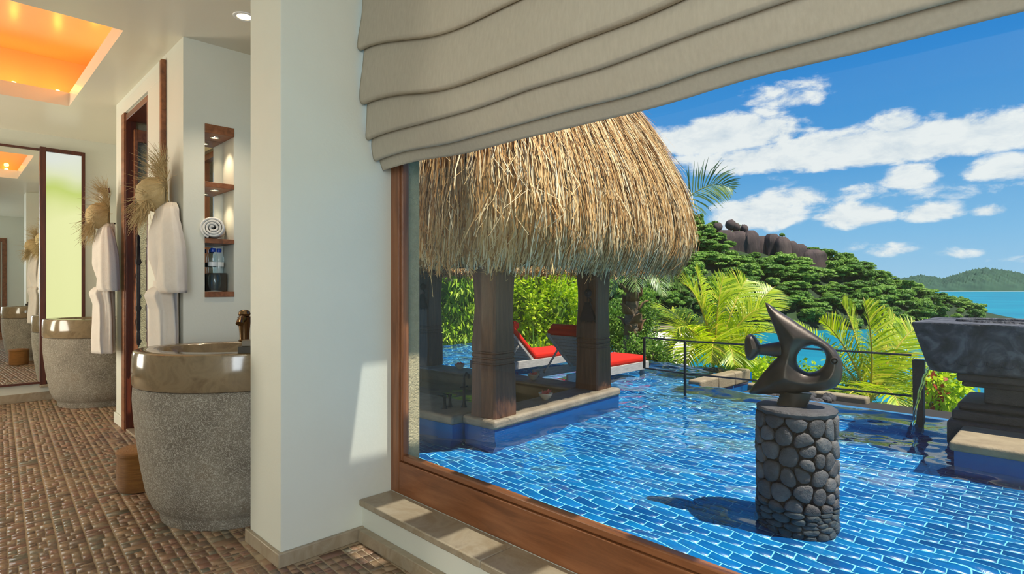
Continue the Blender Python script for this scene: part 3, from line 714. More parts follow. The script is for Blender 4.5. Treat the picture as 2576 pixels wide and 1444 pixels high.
# ================================================================== FISH SCULPTURE ON ITS STONE PEDESTAL
PED = Vector((3.853, 1.295, 0)); PR = .232; PT = .44
def smooth_closed(P, it=2):
    P = [tuple(p) for p in P]
    for _ in range(it):
        Q = []
        for i in range(len(P)):
            a, b = P[i], P[(i+1) % len(P)]
            Q += [(a[0]*.75+b[0]*.25, a[1]*.75+b[1]*.25), (a[0]*.25+b[0]*.75, a[1]*.25+b[1]*.75)]
        P = Q
    return P
def inflate(outline, holes, step, thick_fn, frame):
    """solid with rounded section from a flat outline: thick_fn(distance to the edge, x, y) -> half thickness"""
    loops = [outline]+holes
    segs = []
    for L in loops:
        for i in range(len(L)): segs.append((L[i], L[(i+1) % len(L)]))
    A = np.array([s[0] for s in segs]); B = np.array([s[1] for s in segs]); AB = B-A; LL = (AB**2).sum(1)
    def dist(P):
        t = np.clip(((P[:,None,:]-A[None])*AB[None]).sum(2)/LL[None], 0, 1)
        return np.sqrt(((P[:,None,:]-(A[None]+t[...,None]*AB[None]))**2).sum(2)).min(1)
    def inside(P):
        c = np.zeros(len(P), dtype=int)
        for (a, b) in segs:
            cond = (a[1] > P[:,1]) != (b[1] > P[:,1])
            with np.errstate(divide='ignore', invalid='ignore'):
                xi = (b[0]-a[0])*(P[:,1]-a[1])/(b[1]-a[1]+1e-20)+a[0]
            c += (cond & (P[:,0] < xi)).astype(int)
        return c % 2 == 1
    mn = np.array(outline).min(0); mx = np.array(outline).max(0)
    gx, gy = np.meshgrid(np.arange(mn[0], mx[0], step), np.arange(mn[1], mx[1], step), indexing='ij')
    gx = gx + (np.arange(gx.shape[1]) % 2)[None,:]*step*.5
    G = np.stack([gx.ravel(), gy.ravel()], -1)
    G = G[inside(G)]; G = G[dist(G) > step*.55]
    verts = []; edges = []
    for L in loops:
        b = len(verts); verts += [Vector(p) for p in L]; edges += [(b+i, b+(i+1) % len(L)) for i in range(len(L))]
    nb = len(verts); verts += [Vector(p) for p in G]
    v2, e2, f2, *_ = delaunay_2d_cdt(verts, edges, [], 0, 1e-6)
    P = np.array([tuple(v) for v in v2]); Fs = np.array([tuple(f) for f in f2])
    cen = P[Fs].mean(1); ok = inside(cen)
    Fs = Fs[ok]
    d = dist(P); edge = d < step*.2
    h = thick_fn(d, P[:,0], P[:,1]); h[edge] = 0
    n = len(P)
    ix = np.arange(n); back = ix + n; back[edge] = ix[edge]
    o, u, w, nn = frame
    front = np.array([tuple(o+u*p[0]+w*p[1]+nn*hh) for p, hh in zip(P, h)]); bk = np.array([tuple(o+u*p[0]+w*p[1]-nn*hh) for p, hh in zip(P, h)])
    V = np.vstack([front, bk]); Fb = back[Fs][:,::-1]
    return V, np.vstack([Fs, Fb])
def build_fish():
    nrm = Vector((-PED.x,-PED.y,0)).normalized(); acr = Vector((nrm.y*-1,nrm.x,0))
    if acr.dot(RGT) < 0: acr = -acr
    D0 = Vector((PED.x,PED.y,0)).length
    def uv(x, y):                                      # units of the traced outline -> metres across and up in the fish's own plane
        px = 1820+x/2.1225; py = 720+y/2.1225
        d = (FWD+RGT*((px-1288)/F0)+UP*((720-py)/F0)); t = D0/(-d.dot(nrm)); p = d*t
        return (p-Vector((PED.x,PED.y,0))).dot(acr), EYE+p.z
    fr = (PED.copy(), acr, UP, nrm)
    root = empty('fish_sculpture', (PED.x,PED.y,PT), label='dark bronze fish sculpture with a round hole through its body, on the stone pedestal', cat='sculpture')
    body = [(218,84),(228,82),(250,94),(300,130),(380,180),(450,226),(520,272),(570,306),(610,345),(634,386),(645,430),(641,480),(630,515),(606,542),(560,560),(470,568),(400,573),(300,578),(200,581),(150,580),(131,572),(134,556),(150,535),(190,480),(236,425),(268,392),(292,368),(300,340),(296,305),(282,262),(260,210),(238,155),(222,112)]
    hole = [(393,388),(400,362),(418,340),(444,326),(472,320),(505,326),(530,345),(543,372),(541,400),(525,428),(496,448),(462,457),(432,450),(410,432),(398,410)]
    bo = smooth_closed([uv(*p) for p in body]); ho = smooth_closed([uv(*p) for p in hole])
    def th(d, x, y):
        R = .105
        t = np.clip(d/R, 0, 1)
        return (.085*np.sqrt(1-(1-t)**2) + .03*np.clip((d-.06)/.1, 0, 1))
    V, Fc = inflate(bo, [ho], .0075, th, fr)
    V = V-np.array([PED.x,PED.y,PT])
    bo_ = link('body', npmesh('body', V, Fc), M['bronze'], root, smooth=True); sm_ = bo_.modifiers.new('smooth', 'SMOOTH'); sm_.factor = .5; sm_.iterations = 6
    tail = [(112,320),(114,285),(122,262),(148,253),(170,268),(190,296),(206,330),(204,345),(186,366),(160,392),(136,399),(120,380),(114,350)]
    to = smooth_closed([uv(*p) for p in tail])
    def th2(d, x, y):
        t = np.clip(d/.03, 0, 1); return .05*np.sqrt(1-(1-t)**2)+.02*np.clip(d/.05, 0, 1)
    V, Fc = inflate(to, [], .006, th2, fr); V = V-np.array([PED.x,PED.y,PT])
    link('tail_fin', npmesh('tail_fin', V, Fc), M['bronze'], root, smooth=True)
    def w3(x, y, off=0):
        a, z = uv(x, y); return acr*a+UP*(z-PT)+nrm*off
    b = MB(); pts = []; rad = []
    for i in range(25):
        s = i/24; pts.append(w3(185+s*125, 340-s*2)); rad.append((.030+.022*s)+(.0022 if i % 2 else -.0008))
    b.tube(pts, rad, 20); b.build('tail_stem', M['bronze'], root, smooth=True)
    # neck of the fish standing on the pedestal
    b = MB(); rings = []
    for i in range(15):
        s = i/14; y = 560+s*78; xl = 306-s*26; xr = 472-s*28
        al, z = uv(xl, y); ar, _ = uv(xr, y); c = (al+ar)/2; rx = (ar-al)/2+(.002 if i % 2 else -.002); rz = .06*(1-s*.0)
        rings.append([acr*(c+rx*cos(2*pi*q/24)) - nrm*(rz*sin(2*pi*q/24)) + UP*(max(z, PT-.004)-PT) for q in range(24)])
    b.loft(rings[::-1]); b.build('neck', M['bronze'], root, smooth='auto')
    # eye and mouth
    e = w3(588, 391); b = MB()
    n0 = nrm
    def disc_ring(r, off): return [e+n0*off+acr*(r*cos(2*pi*q/24))+UP*(r*sin(2*pi*q/24)) for q in range(24)]
    b.loft([disc_ring(.024,.04), disc_ring(.022,.084), disc_ring(.0175,.086), disc_ring(.0155,.076)], caps=False)
    b.build('eye_ring', M['bronze'], root, smooth='auto')
    MB().loft([disc_ring(.0155,.05), disc_ring(.0155,.074), disc_ring(.011,.082), disc_ring(.005,.085)]).build('eye', M['bronze'], root, smooth=True)
    return root
build_fish()

def voronoi_cells(W, z0, z1, size, seed, iters=14):
    """relaxed cells on an unrolled drum of girth W, periodic across"""
    rg = np.random.default_rng(seed); n = int(W*(z1-z0)/(size*size))
    P = np.stack([rg.uniform(0, W, n), rg.uniform(z0, z1, n)], -1)
    def cells():
        Q = np.vstack([P, P+[W,0], P-[W,0]]); out = []
        for i in range(n):
            c = P[i]; poly = [(c[0]-.3,z0),(c[0]+.3,z0),(c[0]+.3,z1),(c[0]-.3,z1)]
            dd = np.linalg.norm(Q-c, axis=1); near = np.argsort(dd)[1:22]
            for j in near:
                m = (Q[j]+c)/2; nn = Q[j]-c; new = []
                for a in range(len(poly)):
                    p, q = np.array(poly[a]), np.array(poly[(a+1) % len(poly)])
                    dp, dq = (p-m)@nn, (q-m)@nn
                    if dp <= 0: new.append(tuple(p))
                    if (dp < 0) != (dq < 0) and abs(dp-dq) > 1e-12: new.append(tuple(p+(q-p)*dp/(dp-dq)))
                poly = new
                if len(poly) < 3: break
            out.append(poly)
        return out
    for it in range(iters):
        C = cells(); w = .45 if it > iters-4 else .8
        for i, p in enumerate(C):
            if len(p) > 2: P[i] += (np.mean(p, axis=0)-P[i])*w
    return cells()
def build_pedestal():
    root = empty('stone_pedestal', (PED.x,PED.y,ZF), label='round pedestal of dark cobbles standing in the pool under the fish', cat='pedestal')
    H = PT-ZF
    RECV.append(MB().lathe([(PR-.022,0),(PR-.022,H-.05)], 40).build('core', M['mortar'], root, smooth='auto'))
    rnd = random.Random(9)
    prof = [(PR-.018,H-.045),(PR-.004,H-.032),(PR+.002,H-.016),(PR-.006,H-.004),(PR-.02,H),(.001,H)]
    n = 56; rings = []
    for r, z in prof: rings.append([((r+.004*sin(k*1.7)+rnd.uniform(-.002,.002))*cos(2*pi*k/n), (r+.004*sin(k*1.7))*sin(2*pi*k/n), z) for k in range(n)])
    MB().loft(rings).build('cap', M['cobble'], root, smooth='auto')
    W = 2*pi*PR
    for poly in voronoi_cells(W, 0, H-.036, .096, 21):
        if len(poly) < 3: continue
        c = np.mean(poly, axis=0)
        sp = smooth_closed([tuple(p) for p in poly], 1)
        # round the cell off a little and shrink it to leave the joint
        q = np.array(sp); q = c+(q-c)*(1-.0045/max(.02, np.linalg.norm(q-c, axis=1).mean()))
        hgt = rnd.uniform(.012, .022)
        rings = []
        for (s, h) in ((1.0,-.018),(1.0,.0),(.955,hgt*.62),(.82,hgt*.95),(.42,hgt*1.05)):
            ring = []
            for p in q:
                x, z = c+(p-c)*s; th = x/PR; R = PR-.010+h+rnd.uniform(-.0018,.0018)
                ring.append((R*cos(th), R*sin(th), z))
            rings.append(ring)
        o = MB().loft(rings).build('stone', M['cobble'], root, smooth=True); RECV.append(o)
build_pedestal()

# ================================================================== CARVED STONE BASIN, COPING LEDGE, RAILING
def build_altar():
    root = empty('stone_basin', (6.2,0,-.1), label='massive carved dark stone trough on a stepped plinth at the pool edge', cat='stone trough')
    o = Vector((6.2,0,-.1))
    def rect(x0, x1, y0, y1, z): return [(x0-o.x,y0-o.y,z-o.z),(x1-o.x,y0-o.y,z-o.z),(x1-o.x,y1-o.y,z-o.z),(x0-o.x,y1-o.y,z-o.z)]
    yc = -.45                                         # centre line; the trough runs on out of the picture
    def sym(x0, x1, y1, z): return rect(x0, x1, 2*yc-y1, y1, z)
    b = MB(); b.loft([sym(6.36,7.22,.93,.43), sym(6.28,7.3,.975,.45), sym(6.25,7.33,.995,.50), sym(6.2,7.38,1.10,.862), sym(6.205,7.375,1.095,.876)], caps=False)
    # top with a long oval hollow
    n = 64; outer = []
    x0, x1, y0, y1 = 6.205-o.x, 7.375-o.x, 2*yc-1.095, 1.095
    cx, cy = (x0+x1)/2+.02, yc
    def onrect(t):
        c, s = cos(t), sin(t); k = min((x1-x0)/2/max(abs(c),1e-6), (y1-y0)/2/max(abs(s),1e-6)); return ((x0+x1)/2+c*k, (y0+y1)/2+s*k)
    ang = sorted([2*pi*k/n for k in range(n)] + [atan2((y1-y0)/2*sy, (x1-x0)/2*sx) % (2*pi) for sx in (1,-1) for sy in (1,-1)])
    z = .876-o.z
    ro = [(*onrect(t), z) for t in ang]; rh = []
    for t in ang:
        c, s = cos(t), sin(t); c2 = abs(c)**.6*(1 if c > 0 else -1); s2 = abs(s)**.6*(1 if s > 0 else -1)
        rh.append((cx+.36*c2, cy+1.30*s2, z))
    rr = [(p[0], p[1], z+.022) for p in rh]; ri = [(cx+(p[0]-cx)*.93, cy+(p[1]-cy)*.97, z+.022) for p in rh]; rd = [(cx+(p[0]-cx)*.88, cy+(p[1]-cy)*.95, z-.2) for p in rh]
    b.loft([ro, rh, rr, ri, rd], caps=False); b.add(rd, [tuple(range(len(rd)))])
    b.add(sym(6.36,7.22,.93,.43), [(3,2,1,0)])
    b.build('trough', M['altar'], root, bevel=.012)
    # scalloped border carved along the lower face
    k = 0
    y = .93
    while y > -1.75:
        c = Vector((6.236-o.x, y, .535-o.z)); pts = []
        for i in range(13):
            t = pi*(1.0+i/12); pts.append(c+Vector((.003+.012*(1-0)*(-sin(t))*.3, .045*cos(t), .05*sin(t)+.02)))
        MB().tube(pts, .006, 6).build('carved_scallop', M['altar'], root, smooth=True)
        y -= .1; k += 1
    def layer(name, x0, x1, y1, z0, z1, mt='altarlow', bv=.02):
        b = MB().loft([[(p[0],p[1],z0-o.z) for p in sym(x0,x1,y1,0)], [(p[0],p[1],z1-o.z) for p in sym(x0,x1,y1,0)]])
        return b.build(name, M[mt], root, bevel=bv, seg=3)
    layer('neck_course', 6.38, 7.2, .80, .36, .432)
    layer('neck_course', 6.42, 7.16, .77, .31, .36, bv=.03)
    layer('neck', 6.50, 7.08, .62, .17, .31, bv=.01)
    layer('plinth_course', 6.42, 7.16, .80, .10, .17, bv=.03)
    layer('plinth_course', 6.36, 7.2, .83, .02, .10, bv=.015)
    layer('plinth_course', 6.30, 7.25, .86, -.30, .02, bv=.03)
build_altar()
ledge = struct(empty('trim_pool_ledge'))
yy = .75
for L in (.62,.62,.62,.62,.6):
    boxes('coping', M['slab'], [((5.58,yy-L+.003,-.085),(6.33,yy-.003,-.012))], ledge, bevel=.022, seg=4); yy -= L
RECV.append(boxes('tiled_wall', M['bluetile'], [((5.63,-2.4,ZF),(6.30,.72,-.085))], ledge))
# coping and rocks where the far part of the pool begins
c2 = struct(empty('trim_far_coping'))
for k in range(3):
    boxes('coping', M['slab'], [((7.36+.55*k,3.70,-.30),(7.36+.55*(k+1)-.008,3.90,-.10))], c2, bevel=.03, seg=4)
boxes('coping', M['slab'], [((8.96,2.1,-.45),(9.16,3.9,-.33))], c2, bevel=.03, seg=4)
def rock_mesh(name, seed, n=14, m=9):
    rnd = random.Random(seed); b = MB(); rings = []
    A = [(rnd.uniform(.5,2), rnd.uniform(0,6), rnd.uniform(.08,.2)) for _ in range(4)]
    for i in range(1, m):
        ph = pi*i/m; ring = []
        for k in range(n):
            th = 2*pi*k/n; r = 1+sum(a*sin(f*3*th+p+ph*2*f) for f, p, a in A)*.5
            ring.append((sin(ph)*cos(th)*r, sin(ph)*sin(th)*r, -cos(ph)*r))
        rings.append(ring)
    b.loft(rings); me = bpy.data.meshes.new(name); me.from_pydata(b.v, [], b.f); me.update(); return me
rocks = [rock_mesh('rock', s) for s in (1,2,3)]
rnd = random.Random(8)
bed = struct(boxes('ground_gutter', M['mortar'], [((7.32,.9,-.9),(9.2,3.7,-.42))]))
for k in range(40):
    x = 7.45+.21*(k % 8)+rnd.uniform(-.02,.02); y = 2.55+.22*(k//8)+rnd.uniform(-.02,.02); s = rnd.uniform(.075,.092)
    o = link('gutter_rock', rocks[k % 3], M['cobble']); o.location = (x,y,-.42+s*.35); o.scale = (s,s*rnd.uniform(.8,1.0),s*.75); o.rotation_euler = (rnd.uniform(-.3,.3),rnd.uniform(-.3,.3),rnd.uniform(0,6))
    tag(o, 'dark rounded rock in the overflow gutter behind the fish', 'rock', 'dark rocks in the overflow gutter')
def rail(name, pts, zt, zb, posts, label):
    root = empty(name, (pts[0][0],pts[0][1],0), label=label, cat='railing')
    o = Vector((pts[0][0],pts[0][1],0))
    for z in (zt, zb):
        MB().tube([Vector((p[0],p[1],z))-o for p in pts], .011, 8).build('bar', M['rail'], root, smooth='auto')
    for (x, y, z0) in posts:
        b = MB().box((x-o.x-.014,y-o.y-.014,z0),(x-o.x+.014,y-o.y+.014,zt+.005)); b.build('post', M['rail'], root, bevel=.003)
rail('pool_railing', [(6.86,4.28),(6.80,3.64),(7.05,1.25)], .492, .072, [(6.86,4.28,.065),(6.80,3.64,ZF)], 'thin dark metal railing in front of the palms at the pool edge')
rail('far_railing', [(5.2,11.2),(8.4,11.4),(10.6,11.2)], .50, -.02, [(5.2,11.2,-1),(8.4,11.4,-1),(10.6,11.2,-1)], 'thin dark metal railing behind the pavilion along the green shrubs')
b = MB().loft([[(-.05,-.05,0),(.05,-.05,0),(.05,.05,0),(-.05,.05,0)],[(-.045,-.045,.6),(.045,-.045,.6),(.045,.045,.6),(-.045,.045,.6)],[(-.05,-.05,1.05),(.05,-.05,1.05),(.05,.05,1.05),(-.05,.05,1.05)]])
o = b.build('railing_post', M['altarlow'], None, bevel=.006, loc=(7.07,1.19,ZF)); tag(o, 'thick dark post at the right end of the pool railing', 'post')
# thin jet of water falling from the trough
def spout():
    m = bpy.data.materials.new('falling_water'); T = NT(new_tree(m))
    g = T.n('ShaderNodeBsdfGlass', {'Color': (.9,1,.95,1), 'Roughness': .02, 'IOR': 1.33}); T.n('ShaderNodeOutputMaterial', {0: g})
    rnd = random.Random(2); pts = [(6.62,1.0,.45)]; rad = [.012]
    for i in range(1, 16):
        s = i/15; pts.append((6.62-.02*s, 1.0+.16*s+.006*sin(i*2.1), .45-.60*s*s)); rad.append(.010+.006*abs(sin(i*1.3)))
    o = MB().tube(pts, rad, 8).build('water_jet', m, None, smooth=True); tag(o, 'thin jet of water falling from the stone trough into the pool', 'water jet')
spout()

# ================================================================== SUN LOUNGERS
def make_lounger(loc, label, group='sun loungers in the pool'):
    r = empty('sun_lounger', loc, label=label, cat='lounger', group=group)
    w = .66
    for y in (0, w-.035): boxes('side_rail', M['weatherwood'], [((-.82,y,-.10),(1.15,y+.035,.02))], r, bevel=.004)
    boxes('end_rail', M['weatherwood'], [((1.15,-.0,-.10),(1.185,w,.02))], r, bevel=.004)
    for k in range(12): boxes('slat', M['weatherwood'], [((.02+k*.094,.036,-.005),(.09+k*.094,w-.036,.015))], r, bevel=.003)
    for x in (-.75, 1.05):
        for y in (.036, w-.086): boxes('leg', M['weatherwood'], [((x,y,ZF-loc[2]),(x+.06,y+.05,-.0))], r, bevel=.004)
    th = radians(43); c, s = cos(th), sin(th)
    def bp(t, y, h): return (-t*c + h*s*1.0, y, t*s + h*c)          # point on the raised back: t along it, h off its face
    def plate(name, t0, t1, y0, y1, h0, h1, mt, bv, seg=2):
        vs = [bp(t,y,h) for h in (h0,h1) for (t,y) in ((t0,y0),(t1,y0),(t1,y1),(t0,y1))]
        return MB().add(vs, [(0,3,2,1),(4,5,6,7),(0,1,5,4),(1,2,6,5),(2,3,7,6),(3,0,4,7)]).build(name, M[mt], r, bevel=bv, seg=seg)
    for y in (.03, w-.075): plate('back_rail', 0, .74, y, y+.045, -.02, .025, 'weatherwood', .004)
    for k in range(9): plate('slat', .03+k*.078, .09+k*.078, .076, w-.076, 0, .018, 'weatherwood', .003)
    for y in (.04, w-.07): MB().tube([bp(.42,y+.015,-.01), (-.62,y+.015,-.04)], .016, 6).build('prop', M['weatherwood'], r)
    boxes('cushion', M['red'], [((.02,.01,.017),(1.14,w-.01,.115))], r, bevel=.035, seg=4)
    plate('cushion', .01, .76, .01, w-.01, .027, .115, 'red', .035, 4)
    # bolster
    b = MB(); rings = []
    for (t, q) in ((.0,.7),(.012,.92),(.03,1.0),(.5,1.02),(.97,1.0),(.988,.92),(1.0,.7)):
        ring = []
        for k in range(20):
            a = 2*pi*k/20; ring.append(bp(.69+.075*q*cos(a), .03+(w-.06)*t, .16+.06*q*sin(a)))
        rings.append(ring)
    b.loft(rings); b.build('bolster', M['red'], r, smooth='auto')
    return r
make_lounger((6.74,4.86,-.0), 'red cushioned lounger with its back turned, partly behind a dark post')
make_lounger((6.78,6.25,-.0), 'red cushioned lounger beyond the other one, seen between the two posts')

# ================================================================== BATHROOM THINGS
def make_sink(loc, label):
    r = empty('stone_sink', loc, radians(-45), label=label, cat='sink', group='stone pedestal sinks')
    sx, sy = .47, .375                                  # half axes across and along the line of sight
    prof = [(.0,0),(.70,0),(.715,.012),(.72,.05),(.735,.058),(.80,.085),(.86,.16),(.905,.27),(.945,.40),(.975,.53),(.99,.63),(.985,.685),(.965,.692)]
    MB().lathe([(a, z) for a, z in prof], 72, sx=sx, sy=sy, caps=False).build('body', M['granite'], r, smooth='auto')
    b = MB(); rings = []
    def el(a, c, z, n=72): return [(a*cos(2*pi*k/n), c*sin(2*pi*k/n), z) for k in range(n)]
    rings = [el(sx*.95,sy*.95,.69), el(sx*.985,sy*.985,.697), el(sx*.995,sy*.995,.71), el(sx*1.0,sy*1.0,.78), el(sx*.99,sy*.99,.855), el(sx*.98,sy*.98,.87), el(sx*.96,sy*.96,.875),
             el(.362,.252,.875), el(.355,.245,.870), el(.34,.235,.85), el(.31,.21,.80), el(.25,.17,.755), el(.15,.10,.735), el(.03,.03,.73)]
    b.loft(rings, caps=False); b.build('rim', M['polished'], r, smooth='auto')
    MB().lathe([(.001,.732),(.03,.732),(.032,.736),(.001,.737)], 20, caps=False).build('drain', M['bronze_tap'], r, smooth='auto')
    return r
s1 = make_sink((1.096,3.232,0), 'large round stone sink of rough granite with a polished rim, beside the white pier')
s2 = copy_tree(s1); s2.location = (1.13,7.17,0); s2['label'] = 'round stone sink farther back in front of the frosted window'
def make_tap(loc, rz, label):
    r = empty('basin_faucet', loc, rz, label=label, cat='faucet', group='bronze basin faucets')
    MB().lathe([(.03,0),(.032,.008),(.026,.014),(.027,.05),(.036,.135),(.038,.142),(.03,.148)], 24).build('body', M['bronze_tap'], r, smooth='auto')
    b = MB(); pts = []; 
    for i in range(9):
        t = i/8*1.15; pts.append((-.0-.12*sin(t)*1.0, 0, .125+.02*sin(t*2.2)-.045*(1-cos(t))))
    b.tube(pts, [.021,.021,.0205,.02,.0195,.019,.0185,.019,.021], 16); b.build('spout', M['bronze_tap'], r, smooth='auto')
    MB().lathe([(.012,.146),(.03,.150),(.034,.162),(.028,.178),(.014,.186),(.001,.187)], 20).build('handle', M['bronze_tap'], r, smooth='auto')
    return r
make_tap((1.352,3.69,.0), radians(45+12), 'short bronze basin faucet at the back of the near stone sink')
bpy.data.objects['basin_faucet'].location = (1.262,3.484,.876)
def boxthing(name, mt, p, sx, sy, h, rz, label, logo=False):
    b = MB().box((-sx/2,-sy/2,0),(sx/2,sy/2,h)); o = b.build(name, M[mt], None, bevel=.002, loc=p); o.rotation_euler = (0,0,rz); tag(o, label, 'box'); return o
pb = ptd(628, 879, 2.80); pb.z = .876
boxthing('toiletry_box', 'blackbox', pb, .085, .085, .032, radians(-38), 'black toiletry box lying on the rim of the near sink, lower of two')
pb2 = pb+Vector((.004,.006,.0325))
o = boxthing('toiletry_box', 'greybox', pb2, .062, .07, .028, radians(-30), 'olive toiletry box lying on top of the black one on the sink rim')
r = empty('rattan_basket', (.845,3.965,0), label='round brown rattan bin with a lid beside the near stone sink', cat='basket')
MB().lathe([(.001,.005),(.112,.005),(.118,.012),(.122,.06),(.123,.12),(.121,.20),(.118,.212)], 40).build('body', M['rattan'], r, smooth='auto')
MB().lathe([(.112,.212),(.127,.213),(.128,.228),(.120,.238),(.06,.247),(.001,.249)], 40).build('lid', M['rattan'], r, smooth='auto')
# niche shelves
ns = empty('niche_shelf_unit', (1.3175,4.19,1.128), label='tall wall niche with four red brown shelves and a mirror back above the near sink', cat='shelf')
o0 = Vector((1.3175,4.19,1.128))
def nbox(name, mt, a, c, **kw):
    return boxes(name, mt, [((a[0]-o0.x,a[1]-o0.y,a[2]-o0.z),(c[0]-o0.x,c[1]-o0.y,c[2]-o0.z))], ns, **kw)
nbox('mirror_back', M['mirror'], (1.228,4.285,1.165), (1.407,4.296,2.21))
for z0, z1 in ((1.128,1.163),(1.484,1.515),(1.853,1.887),(2.21,2.268)):
    sh = nbox('shelf', M['wood'], (1.2275,4.068,z0), (1.4075,4.285,z1), bevel=.002)
def downlight(name, loc, parent, r=.035, power=0, rz=0):
    ring = MB().lathe([(r*.72,.0),(r*.78,-.004),(r,-.006),(r*1.12,-.004),(r*1.15,0)], 28, caps=False).build(name, M['white'] if parent is None else M['chrome'], parent, smooth='auto', loc=loc)
    MB().lathe([(.001,-.001),(r*.7,-.001),(r*.72,-.003)], 24, caps=False).build('bulb', M['lamp'], ring)
    if power:
        l = bpy.data.lights.new('downlight_beam', 'SPOT'); l.energy = power; l.spot_size = radians(95); l.spot_blend = .6; l.color = (1,.80,.55); l.shadow_soft_size = .02
        lo = bpy.data.objects.new('downlight_beam', l); COL.objects.link(lo)
        base = (parent.location if parent else Vector((0,0,0))); lo.location = Vector(loc)+base+Vector((0,0,-.012))
    return ring
for z, pw in ((2.209,5.5),(1.852,3.0)): downlight('downlight', (0,-.02,z-1.128), ns, .026, pw)
dl = downlight('ceiling_downlight', (1.275,3.52,CEIL), None, .055, 34); tag(dl, 'small round white downlight in the ceiling beside the pier', 'light')
# rolled towel on the third shelf
def rolled_towel():
    r = empty('rolled_towel', (1.305,4.155,1.516), label='rolled white terry towel on a shelf of the wall niche', cat='towel')
    b = MB(); rings = []
    R = .071
    n = 150; turns = 3.6; inner = .006
    def spiral(y, shrink, jit):
        P = []
        for i in range(n):
            t = i/(n-1); a = 2*pi*turns*t+.6; rr = inner+(R-inner)*t**.9
            P.append((rr*cos(a)*(1.04), y+jit*.004*sin(a*2+t*5), R+rr*sin(a)*.96))
        return P
    th = .0065
    out = []
    for y in (-.115,-.11,.10):
        o1 = spiral(y, 1, 1 if y < 0 else 0); out.append(o1)
    # a thick coiled band
    rings = []
    for P, s in ((out[0],1),(out[1],1.0),(out[2],1)):
        rings.append(P)
    def off(P, d): return [(p[0]*(1+d/ max(.012, math.hypot(p[0], p[2]-R))), p[1], R+(p[2]-R)*(1+d/max(.012, math.hypot(p[0], p[2]-R)))) for p in P]
    A = out[1]; B_ = out[2]
    a0 = [(p[0],p[1]+.004,p[2]) for p in off(A,-th)]; a1 = [(p[0],p[1]+.004,p[2]) for p in off(A,th)]; am = [(p[0],p[1]-.006,p[2]) for p in A]
    b.loft([off(B_,-th), a0, am, a1, off(B_,th)], caps=False, closed=False)
    b.build('towel', M['towel'], r, smooth=True)
    r.rotation_euler = (0,0,radians(-20)); return r
rolled_towel()
def glass_mat(name, col, ior=1.45):
    m = bpy.data.materials.new(name); T = NT(new_tree(m)); T.n('ShaderNodeOutputMaterial', {0: T.n('ShaderNodeBsdfGlass', {'Color': c4(col), 'Roughness': .0, 'IOR': ior})}); return m
M['clear'] = thin_glass('clear_bottle_plastic', (.90,.95,.97))
M['bluecap'] = flat('blue_cap', (.01,.06,.42), .35)
def bottle(loc, label):
    r = empty('water_bottle', loc, label=label, cat='bottle', group='small water bottles in the niche')
    MB().lathe([(.001,.002),(.028,.001),(.031,.006),(.031,.06),(.0295,.064),(.031,.068),(.031,.105),(.027,.125),(.016,.142),(.013,.148)], 28, caps=False).build('bottle', M['clear'], r, smooth='auto')
    MB().lathe([(.0155,.142),(.0165,.146),(.0165,.166),(.015,.169),(.001,.169)], 20).build('cap', M['bluecap'], r, smooth='auto')
    MB().lathe([(.0312,.045),(.0312,.075)], 28, caps=False).build('label', M['white'], r, smooth=True)
    return r
bx = boxthing('tissue_box', 'blackbox', (1.338,4.205,1.164), .10, .10, .125, 0, 'black box at the back of the lowest niche shelf, carrying two bottles')
bottle((1.312,4.19,1.290), 'clear bottle with blue cap on the black niche box, left of two')
bottle((1.355,4.205,1.290), 'clear bottle with blue cap on the black niche box, right of two')
r = MB().lathe([(.001,.006),(.028,.0),(.030,.006),(.039,.05),(.040,.075),(.036,.098),(.032,.108),(.030,.109),(.033,.098),(.037,.075),(.036,.05),(.027,.012),(.001,.010)], 28, caps=False).build('drinking_glass', M['clear'], None, smooth='auto', loc=(1.296,4.105,1.170))
tag(r, 'clear drinking glass on a paper coaster on the lowest niche shelf', 'glass')
r = MB().lathe([(.001,0),(.044,0),(.050,.003),(.044,.004),(.001,.003)], 24).build('paper_coaster', M['towel'], None, smooth='auto', loc=(1.296,4.115,1.1638)); tag(r, 'white paper coaster under the drinking glass in the niche', 'coaster')
# wall lamp far back
r = empty('wall_lamp', (1.285,7.70,2.17), label='small wall lamp with dark cap on the far wall beside the frosted window', cat='lamp')
boxes('cap', M['wooddark'], [((-.05,-.05,.07),(.05,.05,.12))], r, bevel=.004); boxes('shade', M['white'], [((-.04,-.04,-.05),(.04,.04,.07))], r, bevel=.006)

